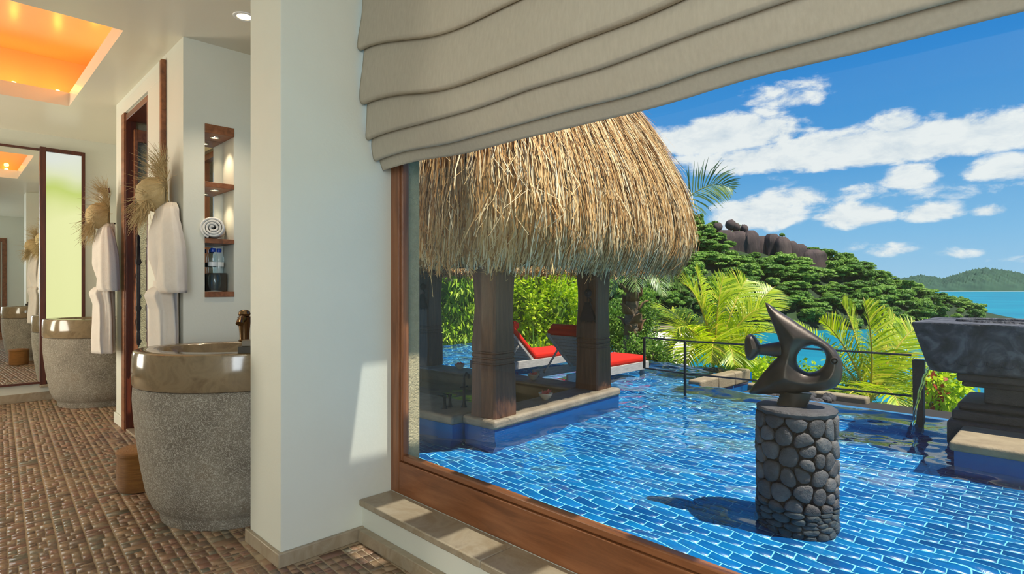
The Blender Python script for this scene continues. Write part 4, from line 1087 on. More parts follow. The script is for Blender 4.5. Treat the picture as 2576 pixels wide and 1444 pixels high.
# robes and straw hats on hooks
def make_robe(loc, label):
    r = empty('bathrobe', loc, label=label, cat='bathrobe', group='white bathrobes on hooks')
    # (z, x of the wall side, x of the room side, half width along the wall): x counts from the wall
    def garment(name, sec, seed, folds=.10, nf=5):
        rings = []; rnd = random.Random(seed); ph = rnd.uniform(0,6)
        Z = [s[0] for s in sec]; zz = np.linspace(Z[0], Z[-1], 26)
        key = np.array(Z)[::-1]
        for z in zz:
            f = lambda i: float(np.interp(z, key, np.array([s[i] for s in sec])[::-1]))
            xw, xr, hy, yc = f(1), f(2), f(3), f(4); ring = []
            for k in range(48):
                a = 2*pi*k/48; c, s = cos(a), sin(a)
                w = 1+folds*sin(nf*a+ph+z*2.4)*abs(s)**.3 + folds*.5*sin((nf*2+1)*a+z*5+ph) 
                cx = (xw+xr)/2; hx = abs(xw-xr)/2
                x = cx+hx*c*(1+(.10*sin(nf*a+ph*2+z*6) if c < 0 else 0)); x = min(x, -.004)
                ring.append((x, yc+hy*s*w, z))
            rings.append(ring)
        o = MB().loft(rings).build(name, M['robe'], r, smooth=True); return o
    garment('robe_body', [(1.74,-.01,-.075,.07,0),(1.70,-.008,-.11,.15,0),(1.55,-.006,-.15,.19,0),(1.38,-.006,-.155,.18,0),(1.26,-.008,-.125,.15,0),(1.20,-.01,-.115,.14,0),(1.165,-.01,-.12,.145,0)], 3)
    garment('robe_skirt', [(1.21,-.012,-.10,.13,0),(1.18,-.01,-.16,.16,0),(1.14,-.008,-.175,.165,.0),(1.05,-.008,-.15,.16,0),(.9,-.006,-.155,.17,0),(.75,-.006,-.165,.18,0),(.64,-.006,-.165,.185,0)], 8, .12, 6)
    garment('belt', [(1.235,-.008,-.13,.155,0),(1.185,-.008,-.135,.158,0)], 5, .02, 3)
    garment('sleeve', [(1.70,-.05,-.11,.05,-.13),(1.60,-.03,-.135,.075,-.17),(1.45,-.012,-.15,.10,-.20),(1.30,-.01,-.16,.115,-.215),(1.20,-.01,-.165,.12,-.22),(1.16,-.012,-.15,.12,-.225)], 6, .07, 4)
    b = MB().tube([(0,0,1.74),(-.05,0,1.735),(-.06,0,1.76)], .007, 8); b.build('hook', M['iron'], r, smooth='auto')
    return r
def make_hat(loc, label, seed):
    r = empty('straw_hat', loc, label=label, cat='hat', group='frayed straw hats on the hooks')
    prof = [(.115,-.02),(.112,-.05),(.104,-.09),(.085,-.125),(.055,-.148),(.02,-.157),(.001,-.158)]
    n = 40
    rings = [[(z-.01+.002*sin(5*2*pi*k/n), q*cos(2*pi*k/n), q*sin(2*pi*k/n)*1.02) for k in range(n)] for q, z in prof]
    MB().loft(rings, caps=False).build('crown', M['straw'], r, smooth=True)
    rings = [[(z, q*cos(2*pi*k/n)*.85, q*sin(2*pi*k/n)) for k in range(n)] for q, z in ((.112,-.03),(.135,-.022),(.165,-.02),(.185,-.03))]
    MB().loft(rings, caps=False).build('brim', M['straw'], r, smooth=True)
    rnd = random.Random(seed); b = MB()
    for k in range(480):
        a = rnd.uniform(0, 2*pi); up = sin(a)
        if abs(up) < .35 and rnd.random() < .6: continue
        L = rnd.uniform(.06,.17)*(1.25 if up > .3 else 1.0); rr = rnd.uniform(.13,.185)
        p = Vector((-.025 if up > 0 else -.10-rnd.random()*.05, rr*cos(a)*.85*(1 if up > 0 else .6), rr*sin(a)*(1 if up > 0 else .75))); d = Vector((rnd.uniform(-.75,.12), cos(a)*.5+rnd.uniform(-.5,.5), sin(a)+rnd.uniform(-.45,.45))).normalized()
        q = p+d*L*.5; e = q+(d+Vector((rnd.uniform(-.5,.15), rnd.uniform(-.3,.3), -.35+rnd.uniform(-.3,.3)))).normalized()*L*.5
        for v in (p, q, e): v.x = min(v.x, .03)
        b.tube([p, q, e], [.0016,.0013,.0006], 4, caps=False)
    b.build('fray', M['straw'], r)['kind'] = 'stuff'
    return r
make_robe((1.1,4.20,0), 'white bathrobe hanging on the wall between the door and the near sink')
b2 = copy_tree(bpy.data.objects['bathrobe']); b2.location = (1.066,5.90,0); b2['label'] = 'white bathrobe hanging on the far side of the door, beside the far sink'
make_hat((1.055,4.30,1.80), 'frayed straw hat hanging over the robe nearest the sink', 4)
make_hat((1.03,5.93,1.80), 'frayed straw hat hanging over the robe on the far side of the door', 12)

# ================================================================== LAND AND SEA
def leafmat(name, stops, trans=.35, obj=False, rough=.5, spec=.3):
    m = bpy.data.materials.new(name); T = NT(new_tree(m))
    g = T.n('ShaderNodeNewGeometry').outputs['Random Per Island']
    if obj:
        ob = T.n('ShaderNodeObjectInfo').outputs['Random']; f = T.m('ADD', T.m('MULTIPLY', g, .45), T.m('MULTIPLY', ob, .55))
    else: f = g
    c = T.ramp(f, stops)
    b = T.n('ShaderNodeBsdfPrincipled', {'Base Color': c, 'Roughness': rough, 'Specular IOR Level': spec})
    t = T.n('ShaderNodeBsdfTranslucent', {0: c})
    T.n('ShaderNodeOutputMaterial', {0: T.n('ShaderNodeMixShader', {0: trans, 1: b, 2: t})}); return m
M['hilltree'] = leafmat('hill_foliage', [(0, srgb(70,108,38)), (.3, srgb(104,144,48)), (.6, srgb(136,174,64)), (.85, srgb(164,196,84)), (1, srgb(140,154,92))], .3, True)
M['brightleaf'] = leafmat('bright_yellow_green_leaf', [(0, srgb(140,184,8)), (.4, srgb(194,220,18)), (.8, srgb(222,236,44)), (1, srgb(236,242,100))], .55)  # yellow-green, varied at random from leaf to leaf
M['willowleaf'] = leafmat('long_green_leaf', [(0, srgb(104,152,14)), (.5, srgb(160,196,34)), (1, srgb(212,226,72))], .45)
M['darkleaf'] = leafmat('glossy_green_leaf', [(0, srgb(58,100,26)), (.5, srgb(100,146,42)), (1, srgb(154,184,70))], .35)
M['palm'] = leafmat('yellow_palm_leaflet', [(0, srgb(124,160,4)), (.35, srgb(182,206,10)), (.7, srgb(214,224,30)), (.92, srgb(236,236,90)), (1, srgb(224,196,60))], .45, rough=.4, spec=.5)  # random yellow-green tone for each leaflet
M['palm2'] = leafmat('green_palm_leaflet', [(0, srgb(84,116,54)), (.5, srgb(128,158,80)), (1, srgb(186,200,130))], .35, rough=.4, spec=.5)
M['rachis'] = surf('yellow_frond_stalk', [(0, srgb(170,150,30)), (1, srgb(206,184,60))], 10, .5)
M['rachis2'] = surf('green_frond_stalk', [(0, srgb(140,146,70)), (1, srgb(178,180,100))], 10, .5)
M['bark'] = surf('palm_bark', [(.2, srgb(92,76,60)), (.5, srgb(132,114,94)), (.8, srgb(164,148,126))], 6, .85, .8, 24, stretch=(1,1,3))
M['husk'] = surf('dry_frond_boot', [(.2, srgb(96,66,44)), (.6, srgb(146,110,78)), (.9, srgb(184,152,118))], 12, .85, .5, stretch=(1,1,.2))
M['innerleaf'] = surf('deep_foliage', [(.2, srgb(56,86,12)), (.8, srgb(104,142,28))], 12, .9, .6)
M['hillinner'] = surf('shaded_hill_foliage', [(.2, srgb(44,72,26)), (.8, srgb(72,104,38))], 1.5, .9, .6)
M['redleaf'] = leafmat('red_leaf', [(0, srgb(170,50,36)), (1, srgb(206,96,60))], .3)
M['earth'] = surf('slope_undergrowth', [(.2, srgb(34,54,20)), (.8, srgb(66,92,36))], .4, .95, .5)
M['hillground'] = surf('forest_floor', [(.2, srgb(22,38,16)), (.8, srgb(46,70,28))], .05, .95)
M['sand'] = surf('beach_sand', [(.2, srgb(226,212,188)), (.8, srgb(240,228,206))], .05, .9)
M['cliff'] = surf('dark_granite_cliff', [(.2, srgb(46,34,34)), (.5, srgb(76,58,54)), (.75, srgb(98,78,70)), (.9, srgb(120,96,84))], .16, .85, .8, .5, stretch=(1,1,.18), detail=8, bdist=.6)
def sea_mat():
    m = bpy.data.materials.new('lagoon_water'); T = NT(new_tree(m)); tc = T.n('ShaderNodeTexCoord')
    mp = T.n('ShaderNodeMapping', {0: tc.outputs['Object'], 2: (0,0,radians(-45)), 3: (.35,.012,1)})
    n = T.n('ShaderNodeTexNoise', {'Vector': mp, 'Scale': .35, 'Detail': 5.0}).outputs[0]
    big = T.n('ShaderNodeTexNoise', {'Vector': tc.outputs['Object'], 'Scale': .006, 'Detail': 3.0}).outputs[0]
    c = T.ramp(T.m('ADD', T.m('MULTIPLY', n, .5), T.m('MULTIPLY', big, .5)), [(.3, srgb(0,100,128)), (.55, srgb(0,128,148)), (.75, srgb(20,152,164))])
    b = T.n('ShaderNodeBsdfPrincipled', {'Base Color': c, 'Roughness': .45, 'Specular IOR Level': .18})
    T.set(b, 'Normal', T.n('ShaderNodeBump', {'Strength': .25, 'Distance': .4, 'Height': n}).outputs[0])
    T.n('ShaderNodeOutputMaterial', {0: b}); return m
def fl(f, l, z): return Vector(((f+l)/sqrt(2), (f-l)/sqrt(2), z))
SEA = -26.0
b = MB(); b.add([fl(60,-4000,SEA), fl(60,3000,SEA), fl(9000,16000,SEA), fl(9000,-12000,SEA)], [(0,1,2,3)])
struct(b.build('sea', sea_mat()))
# sandy beach
poly = [(1555,838),(1640,834),(1700,829),(1742,838),(1750,870),(1742,905),(1728,930),(1640,945),(1540,905)]
b = MB(); b.loft([[pt(x,y,SEA-.8) for x,y in poly], [pt(x,y,SEA+.5) for x,y in poly]])
struct(b.build('beach', M['sand'], bevel=.3))
# slope below the pool
def ground_near():
    fs = [9.2,11,13,15,18,24,34,50,75,110]; ls = np.linspace(-40,60,26); V=[]; rnd = random.Random(2)
    for f in fs:
        for l in ls: V.append(fl(f, l*(f/30+.35), np.interp(f,[9,11,15,18,24,40,110],[-2.2,-1.9,-1.9,-2.6,-5,-12,-27.5])+rnd.uniform(-.1,.1)))
    n=len(ls); q=[(i*n+j,(i)*n+j+1,(i+1)*n+j+1,(i+1)*n+j) for i in range(len(fs)-1) for j in range(n-1)]
    struct(link('ground_slope', npmesh('ground_slope', V, q), M['earth'], None, smooth=True))
ground_near()
# main headland
RX = [1000,1400,1600,1780,1900,2000,2080,2150,2250,2330,2390,2440,2500]; RY = [495,505,520,555,586,606,612,648,690,722,752,790,800]
def ridge(l): 
    px = 1288+l/480*F0
    return 1.2+(720-np.interp(px, RX, RY))/F0*480 - 8.5
def hill(f, l):
    zr = max(ridge(l), SEA-1) if l < 372 else SEA-6-(l-372)*.1
    f0 = 333 if l < 120 else 333+(min(l,300)-120)*.28
    if f > 480: return zr - (f-480)*.12
    t = min(max((f-f0)/(480-f0), -.3), 1)
    z = (SEA+.6)+(zr-SEA-.6)*(t if t < 0 else t**.85)
    if l > 285: z = max(z, (SEA+1.0) if (f > 395 and l < 372) else z)
    return max(z, SEA-4)
def build_hill():
    fs = np.linspace(300, 620, 48); ls = np.linspace(-130, 430, 70); V = [fl(f,l,hill(f,l)) for f in fs for l in ls]; n = len(ls)
    q = [(i*n+j,i*n+j+1,(i+1)*n+j+1,(i+1)*n+j) for i in range(len(fs)-1) for j in range(n-1)]
    struct(link('hill', npmesh('hill', V, q), M['hillground'], None, smooth=True))
build_hill()
def crown_mesh(name, kind, seed):
    rg = np.random.default_rng(seed)
    lobes = []
    if kind == 'flat':
        for k in range(24): a = rg.uniform(0,6.28); r = 6.6*rg.uniform(0,1)**.6; lobes.append((r*cos(a), r*sin(a), 8.5-r*.4+rg.uniform(-3.2,.7), rg.uniform(1.5,2.9), rg.uniform(.45,.85)))
    elif kind == 'round':
        for k in range(26): a = rg.uniform(0,6.28); r = 4.8*rg.uniform(0,1)**.6; lobes.append((r*cos(a), r*sin(a), 5.0+rg.uniform(-3.0,2.8)-r*.25, rg.uniform(1.2,2.2), rg.uniform(1.0,1.8)))
    elif kind == 'tall':
        for k in range(14): a = rg.uniform(0,6.28); r = rg.uniform(0,2.4); h = rg.uniform(3,11.5); lobes.append((r*cos(a), r*sin(a), h, rg.uniform(1.2,2.2)*(1.2-h*.05), rg.uniform(1.0,1.8)))
    else:
        for k in range(10): a = rg.uniform(0,6.28); r = rg.uniform(0,3.4); lobes.append((r*cos(a), r*sin(a), 2.4+rg.uniform(-1,1)-r*.2, rg.uniform(1.5,2.4), rg.uniform(1.1,1.8)))
    P, N = [], []
    per = 5200//len(lobes)
    for (x,y,z,r,h) in lobes:
        d = rg.normal(size=(per,3)); d /= np.linalg.norm(d,axis=1)[:,None]
        d[:,2] = np.where(d[:,2] < -.45, -d[:,2], d[:,2])
        rr = rg.uniform(.8,1.06,(per,1))
        P.append(np.array([x,y,z])+d*rr*np.array([r,r,h])); N.append(d)
    P = np.vstack(P); N = np.vstack(N); n = len(P)
    N = N+rg.normal(0,.45,(n,3)); N[:,2] += .35; N /= np.linalg.norm(N,axis=1)[:,None]
    u = np.cross(N, rg.normal(size=(n,3))); u /= np.linalg.norm(u,axis=1)[:,None]; v = np.cross(N,u)
    s = rg.uniform(.20,.46,(n,1))
    V = np.stack([P-u*s-v*s*.6, P+u*s*.7-v*s, P+u*s+v*s*.7, P-u*s*.6+v*s], 1).reshape(-1,3)
    q = np.arange(n*4).reshape(n,4)
    # inner masses and the trunk, so the crown is not see-through
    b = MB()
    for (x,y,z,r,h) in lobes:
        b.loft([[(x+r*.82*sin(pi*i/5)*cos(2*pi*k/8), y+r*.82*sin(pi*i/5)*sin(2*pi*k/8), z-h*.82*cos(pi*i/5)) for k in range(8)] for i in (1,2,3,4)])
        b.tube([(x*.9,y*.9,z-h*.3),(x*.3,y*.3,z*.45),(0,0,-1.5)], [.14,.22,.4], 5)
    return V, q, b
def joined(name, V, q, b):
    me = bpy.data.meshes.new(name)
    nv = len(V)
    me.from_pydata([tuple(p) for p in V]+b.v, [], [tuple(f) for f in q]+[tuple(i+nv for i in f) for f in b.f])
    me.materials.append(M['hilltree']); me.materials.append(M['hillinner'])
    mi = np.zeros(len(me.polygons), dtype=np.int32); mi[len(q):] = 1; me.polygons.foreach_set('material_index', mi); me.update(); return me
SPEC = {'flat': ('spreading_tree','wide flat layered tree crown on the green headland'), 'round': ('broadleaf_tree','rounded dense tree crown on the green headland'),
        'tall': ('slender_tree','tall narrow tree on the green headland'), 'low': ('coastal_shrub','low rounded bush on the green headland')}
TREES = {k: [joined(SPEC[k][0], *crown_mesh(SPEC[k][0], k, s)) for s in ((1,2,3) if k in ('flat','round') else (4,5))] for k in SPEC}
def plant_hill():
    rnd = random.Random(17); placed = []; tries = 0
    ROCK = lambda f, l: 160 < l < 246 and f > 428
    while len(placed) < 282 and tries < 26000:
        tries += 1
        f = rnd.uniform(322, 500); l = rnd.uniform(30, 385)
        px = 1288+l/f*F0
        if px < 1395 or px > 2470: continue
        z = hill(f,l)
        if z < SEA+.3: continue
        if ROCK(f,l) and not (f > 488 and rnd.random() < .3): continue
        if any((f-a)**2+(l-c)**2 < 10.0**2 for a, c in placed): continue
        coastal = z < SEA+8
        k = rnd.choices(['flat','round','tall','low'], [5,5,1.2,1.0] if not coastal else [1,4,1,3])[0]
        me = rnd.choice(TREES[k]); s = rnd.uniform(.95,1.35)*(1.0 if k != 'low' else .9)
        if f > 470 and l > 225: s *= .8
        if l > 290: s *= .72
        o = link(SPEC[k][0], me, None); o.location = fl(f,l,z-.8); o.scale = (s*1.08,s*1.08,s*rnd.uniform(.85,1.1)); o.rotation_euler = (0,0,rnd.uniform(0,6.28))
        zone = 'on the headland skyline' if f > 462 else ('near the headland shore' if z < SEA+14 else 'half way up the headland')
        side = ' at its seaward end' if l > 270 else (' below the granite cliff' if 150 < l else ' left of the granite cliff')
        tag(o, SPEC[k][1].replace(' on the green headland','')+' '+zone+side, 'tree' if k != 'low' else 'bush', SPEC[k][0].replace('_',' ')+'s '+zone+side); placed.append((f,l))
plant_hill()
def build_cliff():
    rnd = random.Random(6)
    root = empty('granite_cliff', fl(462,200,20), label='dark ribbed granite cliff standing out of the trees near the hilltop', cat='cliff')
    o = Vector(root.location)
    X = 1772
    while X < 2040:
        wpx = rnd.uniform(24,44); f = 452+rnd.uniform(-5,7); X2 = X+wpx; xc = (X+X2)/2
        l = (xc-1288)/F0*f; w = wpx/F0*f*.66
        yt = np.interp(xc,[1770,1800,1850,1900,1950,2000,2040],[588,572,574,584,590,600,622]) + rnd.uniform(-6,8); yb = np.interp(xc,[1770,1900,2040],[660,668,668])
        zt = EYE+(720-yt)/F0*f; zb = EYE+(720-yb)/F0*f-6
        rings = []; n = 16; A = [(rnd.uniform(1,3), rnd.uniform(0,6)) for _ in range(3)]
        for i in range(12):
            t = i/11; z = zb+(zt-zb)*t; sh = (1-max(0,(t-.72)/.28)**3.5*.55); ring = []
            for k in range(n):
                a = 2*pi*k/n; ca, sa = cos(a), sin(a); c2 = abs(ca)**.5*(1 if ca>0 else -1); s2 = abs(sa)**.5*(1 if sa>0 else -1)
                r = 1+.10*sin(A[0][0]*a+A[0][1]+t*3)+.05*sin(5*a+A[1][1]+t*9)
                ring.append(fl(f+s2*w*.8*sh*r+t*3.0, l+c2*w*sh*r, z)-o)
            rings.append(ring)
        MB().loft(rings).build('rock', M['cliff'], root, smooth='auto')
        X += wpx*.86
    # boulders balanced on the crest
    for (px,py,s) in ((1838,566,4.2),(1852,572,3.4),(1872,576,3.6),(1806,572,3.6)):
        f = 456; p = fl(f,(px-1288)/F0*f,EYE+(720-py)/F0*f)
        q = link('boulder', rock_mesh('boulder', int(px)), M['cliff'], root, smooth=True); q.location = p-o; q.scale = (s,s*.9,s)
build_cliff()
def crest_bushes():
    rnd = random.Random(4)
    for (px,py,f,s) in ((1785,580,447,.9),(1812,590,444,.8),(1835,612,440,.8),(1800,640,436,1.0),(1825,655,434,1.0),(1900,640,440,.7),(1960,640,440,.8),(1990,645,440,.9),(1880,660,432,1.0),(1925,665,432,1.0),(1970,668,430,1.0),(2020,655,436,1.1),(1800,562,470,.9),(1850,566,472,.7),(1968,590,472,.5)):
        o = link('coastal_shrub', rnd.choice(TREES['low']), None); o.location = fl(f,(px-1288)/F0*f,EYE+(720-py)/F0*f-3*s); o.scale = (s*1.3,s*1.3,s*1.2); o.rotation_euler = (0,0,rnd.uniform(0,6))
        tag(o, 'small bush growing on and around the dark granite cliff', 'bush', 'bushes on the granite cliff')
crest_bushes()
def point_bushes():
    rnd = random.Random(14)
    for k, (px,py,f,s,wh) in enumerate(((2392,792,425,1.5,'left'),(2418,794,432,1.7,'second from the left'),(2445,797,428,1.5,'second from the right'),(2474,800,434,1.2,'right'),(2405,786,455,1.6,'rear'))):
        o = link('coastal_shrub', TREES['low'][k % 2], None); o.location = fl(f,(px-1288)/F0*f,EYE+(720-py)/F0*f-1.0); o.scale = (s*1.2,s*1.2,s); o.rotation_euler = (0,0,rnd.uniform(0,6))
        tag(o, wh+' rounded bush on the low seaward point of the headland', 'bush', 'bushes on the seaward point')
point_bushes()
# far island across the bay
def build_island():
    rg = np.random.default_rng(3)
    ns, nf = 260, 34
    pxs = np.linspace(2230, 3000, ns); top = np.interp(pxs, [2230,2290,2320,2370,2400,2440,2475,2520,2576,2650,2750,2900,3000], [712,694,688,699,690,674,668,674,684,690,700,716,730])
    V = []
    for i in range(nf):
        f = 2880+i*22; t = i/(nf-1)
        for j in range(ns):
            l = (pxs[j]-1288)/F0*2900*(f/2900)
            zt = (720-top[j])/F0*2900
            bump = 5*sin(j*.9+i*1.7)+4*sin(j*2.3-i*.8)+rg.uniform(-5,5)
            z = SEA-2 if i == 0 else (SEA+1+(zt-SEA)*min(1, (t*1.7))**.6*(1 if t < .6 else 1-(t-.6)*1.2)+bump*min(1,t*6))
            V.append(fl(f,l,z))
    q = [(i*ns+j,i*ns+j+1,(i+1)*ns+j+1,(i+1)*ns+j) for i in range(nf-1) for j in range(ns-1)]
    m = surf('hazy_far_forest', [(.25, srgb(30,58,48)), (.5, srgb(46,78,60)), (.8, srgb(66,98,72))], .012, .95, detail=8)  # distance haze is put into the blue-green base colour
    struct(link('hill_island', npmesh('hill_island', V, q), m))
    b = MB(); b.loft([[fl(2850,1900,SEA+z), fl(2850,3700,SEA+z), fl(2885,3700,SEA+z), fl(2885,1900,SEA+z)] for z in (-1,2.0)])
    struct(b.build('beach_island', M['sand']))
build_island()
# small buildings on the shore
def hut(name, px, py, f, w, dep, h, label, roofc):
    p = ptd(px, py, f); r = empty(name, p, -pi/4, label=label, cat='building')
    boxes('wall', M['white'], [((-w/2,-dep/2,-4),(w/2,dep/2,h*.4))], r)
    boxes('window', M['blackbox'], [((-w*.4,-dep/2-.1,-h*.5),(w*.4,-dep/2-.01,h*.2))], r)
    MB().loft([[(-w*.6,-dep*.7,h*.4),(w*.6,-dep*.7,h*.4),(w*.6,dep*.7,h*.4),(-w*.6,dep*.7,h*.4)],[(-w*.45,-.3,h),(w*.45,-.3,h),(w*.45,.3,h),(-w*.45,.3,h)]]).build('roof', roofc, r)
rf = surf('pale_roof', [(0, srgb(150,150,150)), (1, srgb(190,190,192))], .5, .7)
hut('shore_house', 2288, 797, 392, 11, 7, 2.6, 'small pale roofed house among the trees near the shore', rf)
hut('beach_pavilion', 1662, 829, 336, 14, 8, 2.2, 'low open hut at the top end of the white beach', surf('thatch_roof_far', [(0, srgb(120,104,84)), (1, srgb(150,132,108))], .5, .9))

# ================================================================== GARDEN PLANTS
def leaves_mesh(name, P, D, N, L, Wd, droop=.15):
    """folded lance leaves: base P, direction D, face normal N, length L, half width Wd"""
    S_ = np.cross(D, N); S_ /= np.linalg.norm(S_,axis=1)[:,None]+1e-9; N = np.cross(S_, D)
    L = L[:,None]; Wd = Wd[:,None]
    dz = np.zeros_like(P); dz[:,2] = 1
    base = P; mid = P+D*L*.48+N*L*.05; tip = P+D*L-dz*L*droop
    a = mid+S_*Wd-N*Wd*.25; c = mid-S_*Wd-N*Wd*.25
    V = np.stack([base,a,tip,c],1).reshape(-1,3); n = len(P)
    q = np.arange(n*4).reshape(n,4)
    return npmesh(name, V, q)
def leafy(name, centre, radii, n_tips, per, L, W, mat, label, cat, seed, hang=0.0, stem=.05, group=None, core=True, ground=-2.2, lobes=None, spread=.2):
    rg = np.random.default_rng(seed); centre = Vector(centre)
    r = empty(name, (centre.x,centre.y,ground), label=label, cat=cat, group=group); o = np.array([centre.x,centre.y,ground])
    lobes = lobes or [((0,0,0), radii)]
    tips, outs = [], []
    tot = sum(q[1][0]*q[1][2] for q in lobes)
    for (off, rad) in lobes:
        m = int(n_tips*rad[0]*rad[2]/tot)
        d = rg.normal(size=(m,3)); d /= np.linalg.norm(d,axis=1)[:,None]
        rr = rg.uniform(.55,1.0,(m,1))**.5
        # offsets are given along sight, across, up
        ax = np.array([tuple(FWD),tuple(RGT),tuple(UP)])
        tips.append(np.array(centre)+np.array(off)@ax + (d*rr*np.array([rad[0],rad[1],rad[2]]))@ax); outs.append(d@ax)
    T_ = np.vstack(tips); O_ = np.vstack(outs)
    P = np.repeat(T_, per, 0)+rg.normal(0,spread*.5,(len(T_)*per,3)); O2 = np.repeat(O_, per, 0)
    D = O2*.6+rg.normal(0,.65,P.shape); D[:,2] += .25-hang*1.6; D /= np.linalg.norm(D,axis=1)[:,None]
    N = rg.normal(0,.5,P.shape)+O2*.5; N[:,2] += .75
    n = len(P)
    me = leaves_mesh('foliage', P-o, D, N, rg.uniform(.65,1.25,n)*L, rg.uniform(.75,1.2,n)*W, .12+hang*.3)
    f = link('foliage', me, M[mat], r); f['kind'] = 'stuff'
    b = MB(); rnd = random.Random(seed)
    for k in range(7):
        i = rnd.randrange(len(T_)); t = T_[i]-o; b.tube([(rnd.uniform(-.05,.05),rnd.uniform(-.05,.05),0),(t[0]*.35,t[1]*.35,t[2]*.6),tuple(t)], [stem,stem*.7,stem*.25], 6)
    b.build('stem', M['bark'], r, smooth=True)
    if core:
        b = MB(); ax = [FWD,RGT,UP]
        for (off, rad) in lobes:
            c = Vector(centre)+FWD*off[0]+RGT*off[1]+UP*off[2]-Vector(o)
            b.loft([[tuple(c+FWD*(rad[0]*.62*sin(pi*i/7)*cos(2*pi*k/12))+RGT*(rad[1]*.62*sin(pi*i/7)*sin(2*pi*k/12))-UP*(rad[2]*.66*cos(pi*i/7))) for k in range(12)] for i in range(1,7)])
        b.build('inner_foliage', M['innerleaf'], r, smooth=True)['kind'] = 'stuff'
    return r
def at(f, px, py): return ptd(px, py, f)
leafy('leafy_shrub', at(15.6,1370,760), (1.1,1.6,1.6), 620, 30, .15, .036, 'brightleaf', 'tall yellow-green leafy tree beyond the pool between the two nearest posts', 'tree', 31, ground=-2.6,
      lobes=[((0,-.75,.3),(1.1,1.05,1.5)),((.3,.15,-.35),(1.0,1.0,1.15)),((-.2,-.3,-1.2),(1.0,1.3,.7)),((.2,.75,-1.0),(.8,.7,.7)),((.4,-.2,1.6),(.9,.9,.7))], spread=.26)
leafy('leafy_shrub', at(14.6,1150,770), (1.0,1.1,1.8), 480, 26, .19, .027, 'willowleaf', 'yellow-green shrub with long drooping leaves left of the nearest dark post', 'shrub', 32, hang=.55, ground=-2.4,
      lobes=[((0,0,.6),(1.0,1.1,1.3)),((0,-.2,-.7),(1.0,1.2,.9))])
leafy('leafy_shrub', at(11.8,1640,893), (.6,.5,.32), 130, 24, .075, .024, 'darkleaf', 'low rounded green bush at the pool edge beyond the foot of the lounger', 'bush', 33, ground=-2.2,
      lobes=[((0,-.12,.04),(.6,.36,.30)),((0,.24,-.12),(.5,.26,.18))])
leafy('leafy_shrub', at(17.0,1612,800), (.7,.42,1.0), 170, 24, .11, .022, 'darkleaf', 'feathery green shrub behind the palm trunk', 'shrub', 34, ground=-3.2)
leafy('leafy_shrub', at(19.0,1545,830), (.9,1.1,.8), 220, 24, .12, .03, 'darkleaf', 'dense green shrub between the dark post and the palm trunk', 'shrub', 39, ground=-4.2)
leafy('leafy_shrub', at(10.4,1862,925), (.5,.42,.42), 95, 20, .12, .030, 'brightleaf', 'bright light green bush behind the tail of the fish sculpture', 'bush', 35, ground=-2.0,
      lobes=[((0,-.15,.12),(.4,.3,.34)),((0,.2,-.1),(.4,.36,.32)),((-.1,.5,-.2),(.3,.3,.22))], core=False)
leafy('leafy_shrub', at(8.8,2352,985), (.4,.34,.34), 48, 18, .17, .026, 'brightleaf', 'bright bush with long leaves between the thick post and the stone trough', 'bush', 36, ground=-2.0, core=False, hang=.2)
leafy('leafy_shrub', at(8.7,2350,962), (.25,.26,.14), 9, 6, .15, .03, 'redleaf', 'cluster of red leaves above the bush beside the stone trough', 'plant', 37, ground=-2.0, core=False, hang=.7, stem=.012)
leafy('leafy_shrub', at(10.2,2050,1005), (.5,1.0,.22), 150, 18, .12, .028, 'darkleaf', 'low green undergrowth behind the pool edge under the fish', 'bush', 38, ground=-2.0, core=False)
leafy('leafy_shrub', at(11.5,1960,965), (.5,.8,.4), 150, 20, .12, .03, 'willowleaf', 'green undergrowth between the two bright palms behind the fish', 'bush', 40, ground=-2.2)

def frond(root, name, p0, p1, p2, leaf, mat, rmat, twist=0.0, n=46, seed=0, w=.016, droop=.5, split=1.0):
    """one palm frond: stalk along a quadratic curve p0 p1 p2, leaflets in two rows"""
    rnd = random.Random(seed); o = Vector(root.location)
    B = lambda t: p0*(1-t)**2+p1*2*t*(1-t)+p2*t*t
    b = MB(); b.tube([B(i/14)-o for i in range(15)], [.020*(1-.85*i/14)+.002 for i in range(15)], 6)
    st = b.build('frond', M[rmat], root, smooth=True)
    V = []; q = []
    L0 = (p1-p0).length+(p2-p1).length
    for side in (-1, 1):
        for i in range(n):
            t = .13+.87*(i+rnd.uniform(-.3,.3))/n; t = min(max(t,.1),.998)
            T = (B(min(t+.01,1))-B(max(t-.01,0))).normalized()
            s = T.cross(UP)
            if s.length < .25: s = RGT.copy()
            s.normalize(); s = (Matrix.Rotation(twist, 3, T) @ s)*side
            up = s.cross(T)*side
            prof = (sin(pi*min(1,(t*.93+.12)))**.6)*(1 if t < .9 else 1-(t-.9)*3)
            ll = leaf*prof*rnd.uniform(.85,1.1)
            ang = radians(38+34*(1-t)+rnd.uniform(-6,6))
            d = (T*cos(ang)+s*sin(ang)+up*(.30*split+rnd.uniform(-.06,.06))).normalized()
            c = B(t); pts = [c]; ww = [w*.5, w, w*.8, w*.08]
            for k in range(1,4):
                d = (d-UP*droop*(.13+.17*k)*rnd.uniform(.7,1.3)).normalized(); pts.append(pts[-1]+d*ll/3)
            nn = (d.cross(T)); wv = nn.cross(d)
            if wv.length < .1: wv = T.copy()
            wv.normalize()
            base = len(V)
            for p, x in zip(pts, ww): V += [tuple(p-wv*x-o), tuple(p+wv*x-o)]
            q += [(base+2*k, base+2*k+1, base+2*k+3, base+2*k+2) for k in range(3)]
    lo = link('leaflets', npmesh('leaflets', V, q), M[mat], st); lo['kind'] = 'stuff'
    lo.visible_shadow = True
    return st
